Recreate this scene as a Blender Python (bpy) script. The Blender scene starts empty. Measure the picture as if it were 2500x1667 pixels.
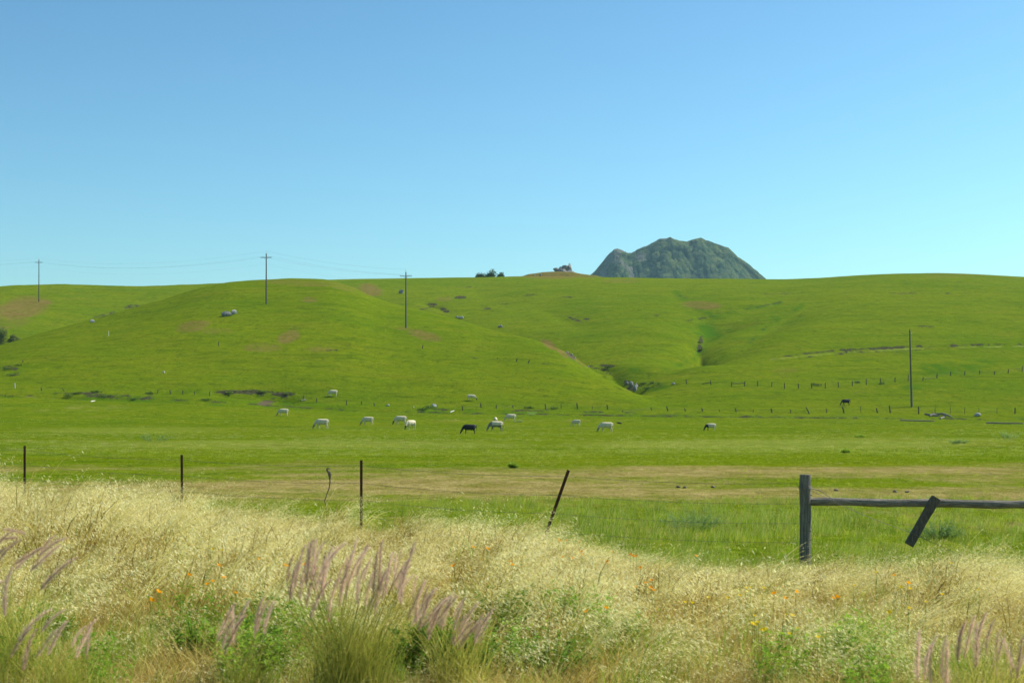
import bpy, bmesh, math, random
import numpy as np
from mathutils import Vector, Matrix, Euler

random.seed(7)
RS = np.random.RandomState(11)
C = bpy.context.scene.collection

# ------------------------------------------------------------------ camera
F = 50.0 / 36.0 * 2500.0      # focal length in photo pixels
EYE = 2.57                    # eye height above the pasture
HZ = 1002.0                   # photo row of the horizon
cam_data = bpy.data.cameras.new('camera')
cam_data.lens = 50.0
cam_data.sensor_width = 36.0
cam_data.shift_y = (HZ - 833.5) / 2500.0
cam_data.clip_start = 0.1
cam_data.clip_end = 30000.0
cam_data.dof.use_dof = True
cam_data.dof.focus_distance = 120.0
cam_data.dof.aperture_fstop = 5.6
cam = bpy.data.objects.new('camera', cam_data)
cam.location = (0, 0, EYE)
cam.rotation_euler = (math.radians(90), 0, 0)
C.objects.link(cam)
bpy.context.scene.camera = cam

# ------------------------------------------------------------------ world, sun, exposure
SUN_EL = math.radians(47)
SUN_H = Vector((0.90, 0.44, 0)).normalized()
world = bpy.data.worlds.new('World')
bpy.context.scene.world = world
world.use_nodes = True
wn = world.node_tree
wn.nodes.clear()
sky = wn.nodes.new('ShaderNodeTexSky')
sky.sky_type = 'NISHITA'
sky.sun_disc = False
sky.sun_elevation = SUN_EL
sky.sun_rotation = math.atan2(SUN_H.x, SUN_H.y)
sky.altitude = 0
sky.air_density = 1.0
sky.dust_density = 0.6
sky.ozone_density = 2.5
tint = wn.nodes.new('ShaderNodeMix')
tint.data_type = 'RGBA'
tint.blend_type = 'MULTIPLY'
tint.inputs[0].default_value = 1.0
tint.inputs[7].default_value = (0.82, 1.005, 0.94, 1)     # white balance of the photograph
bg = wn.nodes.new('ShaderNodeBackground')
bg.inputs[1].default_value = 0.115
wo = wn.nodes.new('ShaderNodeOutputWorld')
# the camera's contrast curve on the sky: normalise, gamma, scale back
def _vm(op, val):
    n = wn.nodes.new('ShaderNodeVectorMath'); n.operation = op
    n.inputs[3 if op == 'SCALE' else 1].default_value = val; return n
v0 = _vm('SCALE', 1 / 5.0); v1 = _vm('SCALE', 5.0)
gm = wn.nodes.new('ShaderNodeGamma'); gm.inputs[1].default_value = 1.4
wn.links.new(sky.outputs[0], tint.inputs[6])
wn.links.new(tint.outputs[2], v0.inputs[0]); wn.links.new(v0.outputs[0], gm.inputs[0])
wn.links.new(gm.outputs[0], v1.inputs[0]); wn.links.new(v1.outputs[0], bg.inputs[0])
wn.links.new(bg.outputs[0], wo.inputs[0])

sd = bpy.data.lights.new('sun', 'SUN')
sd.energy = 5.0
sd.angle = math.radians(0.53)
sd.color = (1.0, 0.955, 0.86)
so = bpy.data.objects.new('sun', sd)
sdir = Vector((SUN_H.x * math.cos(SUN_EL), SUN_H.y * math.cos(SUN_EL), math.sin(SUN_EL)))
so.rotation_euler = sdir.to_track_quat('Z', 'Y').to_euler()
so.location = (0, 0, 50)
C.objects.link(so)

sc = bpy.context.scene
sc.view_settings.view_transform = 'Standard'
sc.view_settings.look = 'None'
sc.view_settings.gamma = 1
sc.view_settings.exposure = 0.40
sc.view_settings.use_curve_mapping = False

# ------------------------------------------------------------------ helpers
def tag(o, label=None, cat=None, group=None, kind=None):
    if label: o['label'] = label
    if cat: o['category'] = cat
    if group: o['group'] = group
    if kind: o['kind'] = kind
    return o

def empty(name, loc, label, cat, group=None, rz=0.0):
    o = bpy.data.objects.new(name, None)
    o.empty_display_size = 0.3
    o.location = loc
    o.rotation_euler = (0, 0, rz)
    C.objects.link(o)
    return tag(o, label, cat, group)

def mesh_np(name, V, Fq, mat, parent=None, smooth=False, link=True):
    """V (n,3), Fq list/array of faces (all same size if array)"""
    me = bpy.data.meshes.new(name)
    if isinstance(Fq, np.ndarray):
        k = Fq.shape[1]
        me.vertices.add(len(V)); me.vertices.foreach_set('co', np.asarray(V, np.float32).ravel())
        me.loops.add(Fq.size); me.loops.foreach_set('vertex_index', Fq.astype(np.int32).ravel())
        me.polygons.add(len(Fq))
        me.polygons.foreach_set('loop_start', np.arange(0, Fq.size, k, dtype=np.int32))
        me.update(calc_edges=True)
    else:
        me.from_pydata([tuple(map(float, v)) for v in V], [], [tuple(f) for f in Fq])
        me.update()
    if smooth:
        me.polygons.foreach_set('use_smooth', np.ones(len(me.polygons), bool))
    mats = mat if isinstance(mat, (list, tuple)) else [mat]
    for m in mats: me.materials.append(m)
    o = bpy.data.objects.new(name, me)
    if link: C.objects.link(o)
    if parent is not None: o.parent = parent
    return o

class MB:
    def __init__(s): s.v = []; s.f = []; s.mi = []
    def add(s, V, Fc, mi=0):
        b = len(s.v); s.v += [tuple(map(float, p)) for p in V]
        s.f += [tuple(b + i for i in f) for f in Fc]; s.mi += [mi] * len(Fc)
    def tube(s, pts, rads, n=8, mi=0, jit=0.0, cap=True):
        pts = [Vector(p) for p in pts]; rings = []
        up = Vector((0.13, 0.97, 0.2))
        for i, p in enumerate(pts):
            d = (pts[min(i + 1, len(pts) - 1)] - pts[max(i - 1, 0)]).normalized()
            a = d.cross(up)
            if a.length < 1e-3: a = d.cross(Vector((1, 0, 0)))
            a.normalize(); b = d.cross(a)
            r = rads[i] if hasattr(rads, '__len__') else rads
            rings.append([p + (a * math.cos(t) + b * math.sin(t)) * r * (1 + random.uniform(-jit, jit))
                          for t in [2 * math.pi * k / n for k in range(n)]])
        V = [q for r in rings for q in r]; Fc = []
        for i in range(len(rings) - 1):
            for k in range(n):
                Fc.append((i * n + k, i * n + (k + 1) % n, (i + 1) * n + (k + 1) % n, (i + 1) * n + k))
        if cap:
            Fc.append(tuple(range(n - 1, -1, -1))); Fc.append(tuple((len(rings) - 1) * n + k for k in range(n)))
        s.add(V, Fc, mi)
    def box(s, c, sx, sy, sz, M=None, mi=0, bev=0.0):
        P = []
        for z in (-1, 1):
            for (x, y) in ((-1, -1), (1, -1), (1, 1), (-1, 1)):
                p = Vector((x * sx / 2, y * sy / 2, z * sz / 2))
                if M is not None: p = M @ p
                P.append(p + Vector(c))
        s.add(P, [(3, 2, 1, 0), (4, 5, 6, 7), (0, 1, 5, 4), (1, 2, 6, 5), (2, 3, 7, 6), (3, 0, 4, 7)], mi)
    def build(s, name, mat, parent=None, smooth=False, link=True):
        o = mesh_np(name, s.v, s.f, mat, parent, smooth, link)
        if isinstance(mat, (list, tuple)):
            o.data.polygons.foreach_set('material_index', s.mi)
        return o

# ---- hashed value noise
def _h(ix, iy, seed):
    n = (ix.astype(np.int64) * 374761393 + iy.astype(np.int64) * 668265263 + seed * 974634777) & 0xffffffff
    n = ((n ^ (n >> 13)) * 1274126177) & 0xffffffff
    n = (n ^ (n >> 16)) & 0xffffff
    return n / float(0xffffff)
def vn(x, y, seed=0):
    ix = np.floor(x); iy = np.floor(y); fx = x - ix; fy = y - iy
    fx = fx * fx * fx * (fx * (fx * 6 - 15) + 10); fy = fy * fy * fy * (fy * (fy * 6 - 15) + 10)
    a = _h(ix, iy, seed); b = _h(ix + 1, iy, seed); c = _h(ix, iy + 1, seed); d = _h(ix + 1, iy + 1, seed)
    return (a * (1 - fx) + b * fx) * (1 - fy) + (c * (1 - fx) + d * fx) * fy
def fbm(x, y, seed=0, o=4):
    s = 0; a = 1; t = 0
    for i in range(o):
        s = s + a * (vn(x + 17.3 * i, y - 9.1 * i, seed + i) - 0.5); t += a
        x = x * 2.03; y = y * 2.03; a *= 0.5
    return s / t * 2
def sstep(t):
    t = np.clip(t, 0, 1); return t * t * (3 - 2 * t)

# ---- tables over photo columns, smoothed
GX = np.arange(-3000, 5501, 5.0)
def table(pts, sigma=30):
    xs = [p[0] for p in pts]; ys = [p[1] for p in pts]
    v = np.interp(GX, xs, ys)
    if sigma > 0:
        k = np.arange(-int(3 * sigma / 5), int(3 * sigma / 5) + 1) * 5.0
        w = np.exp(-0.5 * (k / sigma) ** 2); w /= w.sum()
        v = np.convolve(np.pad(v, len(k) // 2, mode='edge'), w, mode='valid')
    return v
def look(tab, px): return np.interp(px, GX, tab)

# ------------------------------------------------------------------ terrain heights
YF = table([(-600, 38), (60, 31.9), (445, 28.9), (882, 26.1), (1390, 23.9), (1966, 22.4), (2500, 21.5), (3500, 20)], 80)
ZF = table([(-600, .6), (60, .43), (445, .32), (882, .31), (1390, .21), (1966, .07), (2500, .03)], 80)
FOOTY = table([(-500, 950), (0, 960), (500, 980), (900, 997), (1250, 1001), (1700, 1006), (2100, 1008), (2500, 1010), (3200, 1012)], 60)
YFOOT = table([(0, 262), (2500, 262)], 0)
ZFOOT = EYE + (HZ - FOOTY) * YFOOT / F
ridge = table([(-900, 730), (-300, 706), (0, 698.5), (150, 699), (250, 700.5), (400, 697), (560, 690), (700, 685), (880, 681.5), (960, 680), (1000, 679.5),
               (1200, 676.5), (1280, 675), (1500, 676.5), (1900, 681.5), (2000, 678.5), (2100, 672), (2200, 668.5), (2300, 667.5), (2400, 670.5), (2500, 676.5), (2700, 690), (3200, 720)], 22)
YB = table([(0, 560), (600, 620), (1250, 680), (2500, 660)], 100)
acrest = table([(-900, 985), (-400, 930), (0, 843), (100, 813), (250, 772), (400, 727), (480, 704), (560, 689), (700, 680.5), (800, 682), (870, 704), (908, 724), (952, 740),
                (1010, 753), (1069, 768), (1128, 782), (1186, 801), (1261, 818), (1322, 834), (1384, 860), (1445, 899), (1506, 929), (1550, 952), (1600, 975), (1660, 1000), (1760, 1040)], 16)
YA = table([(-600, 320), (0, 350), (400, 400), (650, 430), (800, 430), (1000, 390), (1200, 360), (1400, 320), (1580, 285)], 60)
YBF = table([(-600, 350), (0, 395), (600, 470), (800, 470), (1000, 430), (1200, 390), (1400, 335), (1560, 280), (1700, 262)], 100)
ZA = EYE + (HZ - acrest) * YA / F
ZB = EYE + (HZ - ridge) * YB / F
ZV = ZFOOT + np.clip(ZA - ZFOOT, 0, 100) * 0.66
_k = np.exp(-0.5 * (np.arange(-60, 61) * 5 / 90.0) ** 2); _k /= _k.sum()
ZV = np.convolve(np.pad(ZV, 60, mode='edge'), _k, mode='valid')

def profA(px, Y, za):
    zf = look(ZFOOT, px); yf = look(YFOOT, px); ya = look(YA, px)
    t = (Y - yf) / (ya - yf)
    up = zf + (za - zf) * (1 - np.abs(1 - np.clip(t, 0, 1)) ** 1.45)
    up = np.where(t < 0, zf + (Y - yf) * 0.3, up)
    dn = za - 0.0016 * (Y - ya) ** 2
    dn = np.where(Y - ya > 90, za - 12.96 - (Y - ya - 90) * 0.29, dn)
    return np.where(t > 1, dn, up)
def profB(px, Y, zr):
    zv = look(ZV, px); y0 = look(YBF, px); yb = look(YB, px)
    t = (Y - y0) / (yb - y0)
    up = zv + (zr - zv) * (1 - np.abs(1 - np.clip(t, 0, 1)) ** 1.22)
    up = np.where(t < 0, zv + (Y - y0) * 0.3, up)
    dn = zr - (zr - 22) * sstep((Y - yb) / 500.0)
    return np.where(t > 1, dn, up)
# calibrate the crests so that the skyline of each profile sits on the traced line
for it in range(3):
    ys = np.linspace(265, 900, 900)[None, :]
    pa = profA(GX[:, None], ys, ZA[:, None]); m = ((pa - EYE) / ys).max(1)
    tgt = (HZ - acrest) / F
    ZA = ZA + (tgt - m) * YA * (acrest < 1000)
    pb = profB(GX[:, None], ys, ZB[:, None]); m = ((pb - EYE) / ys).max(1)
    tgt = (HZ - ridge) / F
    ZB = ZB + (tgt - m) * YB

def smax(a, b, k):
    return np.maximum(a, b) + np.maximum(k - np.abs(a - b), 0) ** 2 / (4 * k)
def colpx(X, Y):
    return np.clip(1250 + F * X / np.maximum(Y, 5.0), -2900, 5400)
def h0(X, Y):
    px = colpx(X, Y)
    yf = look(YF, px); zf = look(ZF, px)
    near = zf + (0.80 - zf) * np.clip((yf - np.maximum(Y, 5.0)) / (yf - 8.0), 0, 1.2)
    near = np.where(Y > yf, zf * (1 - sstep((Y - yf) / 25)), near)
    zfoot = look(ZFOOT, px)
    t = np.clip((Y - 165) / 97.0, 0, 1)
    field = near + zfoot * t ** 2.2
    a = profA(px, Y, look(ZA, px)); b = profB(px, Y, look(ZB, px))
    hill = smax(a, b, 2.2)
    h = np.where(Y > 200, smax(field, hill, 1.0), field)
    return h

GULLIES = []     # (world pts, depth, width)
def seg_dist(X, Y, a, b):
    dx = b[0] - a[0]; dy = b[1] - a[1]; L = dx * dx + dy * dy + 1e-9
    t = np.clip(((X - a[0]) * dx + (Y - a[1]) * dy) / L, 0, 1)
    return np.hypot(X - a[0] - t * dx, Y - a[1] - t * dy), t
def h(X, Y):
    X = np.asarray(X, float); Y = np.asarray(Y, float)
    z = h0(X, Y)
    far = sstep((Y - 215) / 70.0)
    crest = 1 - 0.75 * sstep((z - 52) / 12.0)
    calm = 1 - .85 * np.exp(-((Y - look(YA, colpx(X, Y))) / 60.) ** 2)
    z = z + far * crest * calm * (1.5 * fbm(X / 60., Y / 75., 3, 3) + 0.36 * fbm(X / 13., Y / 12., 5, 3))
    mid = sstep((Y - 25) / 20.0) * (1 - far)
    z = z + mid * 0.10 * fbm(X / 16., Y / 16., 9, 3) + 0.05 * fbm(X / 1.7, Y / 1.7, 12, 2) * (Y < 60)
    z = z + far * crest * 0.11 * fbm(X / 5.0, Y / 3.2, 21, 2)
    for pts, dep, wid in GULLIES:
        xs = [p[0] for p in pts]; ys_ = [p[1] for p in pts]; r = wid * 3
        m = (X > min(xs) - r) & (X < max(xs) + r) & (Y > min(ys_) - r) & (Y < max(ys_) + r)
        if not np.any(m): continue
        xm = X[m] if X.ndim else X; ym = Y[m] if Y.ndim else Y
        best = np.zeros_like(xm)
        for i in range(len(pts) - 1):
            d, t = seg_dist(xm, ym, pts[i], pts[i + 1])
            dd = dep[i] * (1 - t) + dep[i + 1] * t
            rr_ = np.sqrt(d * d + (wid * .15) ** 2) - wid * .15
            dd = dd * 0.9
            val = dd * np.exp(-rr_ / wid * 1.35) * (1 - sstep((d / wid - 2) / 1.0)) if dep[0] > 0 else dd * np.exp(-(d / wid) ** 2)
            best = np.where(np.abs(val) > np.abs(best), val, best)
        if X.ndim: z[m] -= best
        else: z = z - best
    return z

YS = np.concatenate([np.arange(5, 60, 0.1), np.arange(60, 260, 0.4), np.arange(260, 760, 0.5), np.arange(760, 1200, 4)])
def hit(px, py, off=0.0, ymin=5.0):
    """first ground point seen at photo pixel px, py (off: a height above the ground)"""
    ysm = YS[YS >= ymin]
    X = (px - 1250) / F * ysm
    line = EYE - (py - HZ) / F * ysm
    g = h(X, ysm) + off - line
    k = np.argmax(g > 0)
    if g[k] <= 0: k = int(np.argmax(g / ysm))
    Y = ysm[k]
    if k > 0 and g[k] > 0:
        a = g[k - 1]; b = g[k]
        if a < 0: Y = ysm[k - 1] + (ysm[k] - ysm[k - 1]) * (-a) / (b - a)
    x = (px - 1250) / F * Y
    return Vector((x, Y, float(h(np.array([x]), np.array([Y]))[0])))
def gz(x, y): return float(h(np.array([float(x)]), np.array([float(y)]))[0])

def gully(pxs, dep, wid):
    GULLIES.append(([(lambda v: (v.x, v.y))(hit(a, b)) for a, b in pxs], dep, wid))
_new = []
def G(pxs, dep, wid): _new.append((([(v.x, v.y) for v in (hit(a, b) for a, b in pxs)]), dep, wid))
# hollows, gullies and ribs of the back hill (negative depth = rib)
G([(1650, 715), (1690, 745), (1745, 770)], [0.5, 1.6, 2.6], 14)
G([(1905, 738), (1820, 755), (1745, 775)], [0.5, 1.8, 2.6], 11)
G([(1745, 772), (1722, 800), (1712, 830), (1704, 858)], [2.6, 3.2, 3.6, 3.4], 11)
G([(1706, 822), (1712, 840), (1704, 862)], [1.0, 2.2, 1.0], 2.2)
G([(1704, 858), (1695, 880), (1630, 905), (1545, 930)], [3.0, 2.6, 2.0, 1.6], 9)
G([(1500, 912), (1600, 900), (1690, 895), (1790, 884)], [-1.6, -1.8, -1.5, -0.3], 8)
G([(1960, 745), (1885, 788), (1824, 842)], [0.6, 1.9, 0.8], 10)
G([(1990, 800), (1900, 835), (1850, 862)], [-1.0, -1.1, -.6], 10)
G([(1440, 900), (1480, 905), (1505, 922), (1545, 942), (1570, 958)], [1.2, 1.6, 1.6, 2.0, .8], 3.2)
G([(1560, 935), (1610, 938)], [1.2, 0.6], 4)
G([(1280, 730), (1370, 770), (1430, 800)], [0.4, 1.1, 0.6], 9)
G([(1140, 700), (1240, 745), (1320, 790)], [0.4, 0.9, 0.5], 14)
G([(1380, 730), (1440, 790), (1500, 850)], [0.2, 0.9, 0.3], 16)
G([(1150, 765), (1180, 762)], [0.9, 0.9], 3)
G([(1040, 738), (1060, 745), (1090, 760)], [1.0, 1.3, 0.8], 3.4)
G([(1110, 725), (1140, 727)], [0.9, 0.9], 3)
G([(1170, 753), (1200, 753)], [0.9, 0.9], 3)
G([(200, 800), (330, 765), (440, 735)], [0.8, 1.4, 0.6], 9)
G([(230, 745), (330, 745), (420, 730)], [.5, 1.0, .4], 10)
# eroded cut banks
G([(530, 958), (580, 958), (640, 958), (690, 960), (715, 966)], [0.9, 1.5, 1.6, 1.6, 0.6], 2.6)
G([(715, 966), (685, 975), (650, 985)], [1.0, 1.4, 1.0], 4)
G([(1468, 893), (1505, 898)], [1.3, 1.3], 2)
# vehicle track across the right hill
G([(1900, 880), (2050, 862), (2200, 853), (2350, 849), (2520, 846), (2700, 845)], [0.5] * 6, 2.0)
G([(1900, 874), (2050, 855), (2200, 846), (2350, 842), (2520, 839), (2700, 838)], [-.45] * 6, 2.0)
# the ditch along the lower fence
G([(-200, 962), (0, 966), (250, 972), (500, 984), (850, 1000), (1200, 1009), (1700, 1016), (2100, 1018), (2600, 1024)], [0.5] * 9, 2.2)
G([(-200, 955), (0, 958), (250, 964), (500, 975), (850, 993), (1200, 1003), (1700, 1010), (2100, 1012), (2600, 1018)], [-.4] * 9, 2.5)
# small knoll behind the ridge under the outcrop
GULLIES += _new
def knoll(px, Y, ht, w): GULLIES.append(([((px - w - 1250) / F * Y, Y), ((px + w - 1250) / F * Y, Y)], [-ht, -ht], 13))

kx = [(1262, 680), (1273, 675), (1300, 668.5), (1330, 664.5), (1356, 663), (1395, 664), (1420, 669), (1445, 672), (1470, 677), (1480, 681)]
kp, kd = [], []
for a_, b_ in kx:
    X_ = (a_ - 1250) / F * 722; want = EYE + (HZ - b_) / F * 722
    kp.append((X_, 722)); kd.append(min(-.01, -(want - float(h(np.array([X_]), np.array([722.]))[0])) / 0.9))
GULLIES.append((kp, kd, 11))

# ------------------------------------------------------------------ materials
def new_mat(name):
    m = bpy.data.materials.new(name); m.use_nodes = True
    nt = m.node_tree; nt.nodes.clear()
    return m, nt
def N(nt, t, **kw):
    n = nt.nodes.new(t)
    for k, v in kw.items():
        if k.startswith('i_'):
            key = k[2:]; n.inputs[int(key) if key.isdigit() else key].default_value = v
        else: setattr(n, k, v)
    return n
def L(nt, a, b): nt.links.new(a, b)
def mix(nt, fac, a, b, mode='MIX'):
    n = nt.nodes.new('ShaderNodeMix'); n.data_type = 'RGBA'; n.blend_type = mode
    for s, v in ((0, fac), (6, a), (7, b)):
        if isinstance(v, bpy.types.NodeSocket): nt.links.new(v, n.inputs[s])
        elif s == 0: n.inputs[0].default_value = v
        else: n.inputs[s].default_value = (v[0], v[1], v[2], 1)
    return n.outputs[2]
def math_(nt, op, a, b=None, c=None, clamp=False):
    n = nt.nodes.new('ShaderNodeMath'); n.operation = op; n.use_clamp = clamp
    for i, v in enumerate((a, b, c)):
        if v is None: continue
        if isinstance(v, bpy.types.NodeSocket): nt.links.new(v, n.inputs[i])
        else: n.inputs[i].default_value = v
    return n.outputs[0]
def ramp(nt, fac, lo, hi):
    n = nt.nodes.new('ShaderNodeMapRange'); n.clamp = True; n.interpolation_type = 'SMOOTHSTEP'
    nt.links.new(fac, n.inputs[0]); n.inputs[1].default_value = lo; n.inputs[2].default_value = hi
    return n.outputs[0]
def noise(nt, vec, scale, detail=4, rough=0.55, dist=0.0):
    n = nt.nodes.new('ShaderNodeTexNoise'); n.inputs['Scale'].default_value = scale
    n.inputs['Detail'].default_value = detail; n.inputs['Roughness'].default_value = rough
    n.inputs['Distortion'].default_value = dist
    if vec is not None: nt.links.new(vec, n.inputs['Vector'])
    return n.outputs['Fac']
def scaled(nt, vec, s):
    n = nt.nodes.new('ShaderNodeVectorMath'); n.operation = 'MULTIPLY'
    nt.links.new(vec, n.inputs[0]); n.inputs[1].default_value = s; return n.outputs[0]

def leaf_mat(name, col, col2, transl=0.35, rnd=0.35, rough=0.6, tcol=None):
    """thin plant matter: diffuse + light through it, colour varied per plant and along the mesh"""
    m, nt = new_mat(name)
    oi = N(nt, 'ShaderNodeObjectInfo'); geo = N(nt, 'ShaderNodeNewGeometry')
    tc = N(nt, 'ShaderNodeTexCoord')
    n1 = noise(nt, tc.outputs['Object'], 9.0, 2)
    f = math_(nt, 'ADD', math_(nt, 'MULTIPLY', oi.outputs['Random'], 0.5), math_(nt, 'MULTIPLY', geo.outputs['Random Per Island'], 0.5))
    f = math_(nt, 'ADD', f, math_(nt, 'MULTIPLY', math_(nt, 'SUBTRACT', n1, 0.5), 0.6), clamp=True)
    c = mix(nt, f, col, col2)
    hsv = N(nt, 'ShaderNodeHueSaturation')
    L(nt, math_(nt, 'ADD', 1 - rnd / 2, math_(nt, 'MULTIPLY', oi.outputs['Random'], rnd)), hsv.inputs['Value'])
    L(nt, c, hsv.inputs['Color'])
    p = N(nt, 'ShaderNodeBsdfPrincipled'); p.inputs['Roughness'].default_value = rough
    p.inputs['Specular IOR Level'].default_value = 0.12
    L(nt, hsv.outputs[0], p.inputs['Base Color'])
    t = N(nt, 'ShaderNodeBsdfTranslucent')
    tc_ = mix(nt, 1.0, hsv.outputs[0], tcol or (1.0, 1.0, 0.75), 'MULTIPLY'); L(nt, tc_, t.inputs[0])
    ms = N(nt, 'ShaderNodeMixShader'); ms.inputs[0].default_value = transl
    L(nt, p.outputs[0], ms.inputs[1]); L(nt, t.outputs[0], ms.inputs[2])
    o = N(nt, 'ShaderNodeOutputMaterial'); L(nt, ms.outputs[0], o.inputs[0])
    return m

def solid_mat(name, col, col2, scale=8.0, rough=0.8, stretch=(1, 1, 1), bump=0.3, bscale=None, metal=0.0, bdist=0.02):
    m, nt = new_mat(name)
    tc = N(nt, 'ShaderNodeTexCoord'); v = scaled(nt, tc.outputs['Object'], stretch)
    n1 = noise(nt, v, scale, 5, 0.65); n2 = noise(nt, v, scale * 4.3, 4, 0.7)
    f = ramp(nt, math_(nt, 'ADD', math_(nt, 'MULTIPLY', n1, 0.65), math_(nt, 'MULTIPLY', n2, 0.35)), 0.36, 0.64)
    c = mix(nt, f, col, col2)
    p = N(nt, 'ShaderNodeBsdfPrincipled'); p.inputs['Roughness'].default_value = rough; p.inputs['Metallic'].default_value = metal
    p.inputs['Specular IOR Level'].default_value = 0.3
    L(nt, c, p.inputs['Base Color'])
    b = N(nt, 'ShaderNodeBump'); b.inputs['Strength'].default_value = bump; b.inputs['Distance'].default_value = bdist
    L(nt, noise(nt, v, bscale or scale * 3, 5, 0.7), b.inputs['Height']); L(nt, b.outputs[0], p.inputs['Normal'])
    o = N(nt, 'ShaderNodeOutputMaterial'); L(nt, p.outputs[0], o.inputs[0])
    return m

M = {}
M['straw'] = leaf_mat('straw_oat', (0.70, 0.57, 0.15), (0.94, 0.84, 0.36), 0.38, 0.35)
M['husk'] = leaf_mat('oat_husk', (0.88, 0.80, 0.34), (0.97, 0.92, 0.58), 0.45, 0.3)
M['goldstraw'] = leaf_mat('gold_straw', (0.30, 0.21, 0.045), (0.58, 0.44, 0.12), 0.35, 0.5)
M['greenstraw'] = leaf_mat('green_straw', (0.36, 0.44, 0.05), (0.66, 0.66, 0.18), 0.45, 0.35)
M['green'] = leaf_mat('green_blade', (0.17, 0.30, 0.018), (0.32, 0.44, 0.05), 0.5, 0.5)
M['lushleaf'] = leaf_mat('green_leaf', (0.10, 0.23, 0.012), (0.28, 0.42, 0.05), 0.42, 0.5)
M['pasture'] = leaf_mat('pasture_blade', (0.32, 0.37, 0.02), (0.48, 0.50, 0.07), 0.5, 0.4)
M['paletuft'] = leaf_mat('pale_seed_blade', (0.42, 0.44, 0.12), (0.58, 0.54, 0.20), 0.45, 0.4)
M['plume'] = leaf_mat('plume_bristle', (0.58, 0.42, 0.30), (0.84, 0.69, 0.53), 0.58, 0.3, tcol=(1, .9, .85))
M['tussock'] = leaf_mat('tussock_blade', (0.36, 0.38, 0.05), (0.66, 0.60, 0.16), 0.42, 0.3)
M['poppy'] = leaf_mat('poppy_petal', (0.93, 0.38, 0.005), (0.98, 0.50, 0.01), 0.35, 0.2, tcol=(1, .9, .6))
M['yellow'] = leaf_mat('yellow_petal', (0.88, 0.62, 0.02), (0.92, 0.72, 0.05), 0.35, 0.2, tcol=(1, 1, .6))
M['rush'] = leaf_mat('rush_leaf', (0.08, 0.15, 0.012), (0.17, 0.25, 0.03), 0.35, 0.4)
M['shrub'] = leaf_mat('shrub_leaf', (0.04, 0.085, 0.02), (0.09, 0.14, 0.03), 0.3, 0.4)
M['willow'] = leaf_mat('willow_leaf', (0.12, 0.17, 0.03), (0.24, 0.28, 0.07), 0.35, 0.3)
M['sage'] = leaf_mat('sage_leaf', (0.20, 0.33, 0.08), (0.38, 0.50, 0.20), 0.35, 0.3)
M['bark'] = solid_mat('bark', (0.10, 0.08, 0.06), (0.2, 0.17, 0.13), 10)
M['wood'] = solid_mat('weathered_wood', (0.10, 0.092, 0.075), (0.30, 0.275, 0.225), 7, 0.9, (7, 7, 0.35), 1.0)
M['railwood'] = solid_mat('weathered_rail', (0.11, 0.095, 0.07), (0.36, 0.32, 0.25), 7, 0.9, (0.35, 7, 7), 1.0)
M['plank'] = solid_mat('dark_plank', (0.07, 0.06, 0.045), (0.17, 0.145, 0.11), 9, 0.9, (6, 6, 1), 0.8)
M['rust'] = solid_mat('rusty_steel', (0.045, 0.018, 0.012), (0.12, 0.045, 0.03), 30, 0.85, (1, 1, 1), 0.3, metal=0.2)
M['wire'] = solid_mat('old_wire', (0.16, 0.13, 0.11), (0.3, 0.27, 0.24), 40, 0.6, metal=0.5)
M['cable'] = solid_mat('overhead_cable', (0.10, 0.12, 0.14), (0.16, 0.18, 0.2), 3, 0.6)
M['pole'] = solid_mat('pole_wood', (0.085, 0.075, 0.065), (0.16, 0.145, 0.125), 3, 0.9, (4, 4, .3), 0.5)
M['ceramic'] = solid_mat('insulator', (0.35, 0.33, 0.32), (0.5, 0.48, 0.46), 10, 0.3)
M['farpost'] = solid_mat('old_post', (0.06, 0.055, 0.04), (0.13, 0.12, 0.09), 6, 0.9, (4, 4, .6), 0.5)
M['whitewood'] = solid_mat('bleached_wood', (0.55, 0.52, 0.42), (0.75, 0.72, 0.62), 6, 0.8)
M['rock'] = solid_mat('grey_rock', (0.13, 0.13, 0.12), (0.42, 0.40, 0.37), 1.6, 0.9, (1, 1, 1), 1.0, 3.0, bdist=0.15)
M['palerock'] = solid_mat('pale_rock', (0.30, 0.29, 0.26), (0.60, 0.58, 0.53), 2.2, 0.9, (1, 1, 1), 1.0, 4.0, bdist=0.1)
M['log'] = solid_mat('dead_log', (0.14, 0.12, 0.09), (0.33, 0.30, 0.25), 4, 0.9, (.5, 4, 4), 0.8)
M['cowwhite'] = solid_mat('cream_hide', (0.56, 0.46, 0.28), (0.76, 0.67, 0.46), 2.5, 0.8, bump=0.1)
M['cowgrey'] = solid_mat('cow_grey_tone', (0.16, 0.14, 0.12), (0.30, 0.27, 0.23), 3, 0.8, bump=0.1)
M['cowdark'] = solid_mat('dark_hide_shade', (0.035, 0.03, 0.028), (0.07, 0.06, 0.055), 3, 0.7, bump=0.1)
M['cowblack'] = solid_mat('black_hide', (0.010, 0.009, 0.009), (0.02, 0.018, 0.018), 3, 0.6, bump=0.1)

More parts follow.
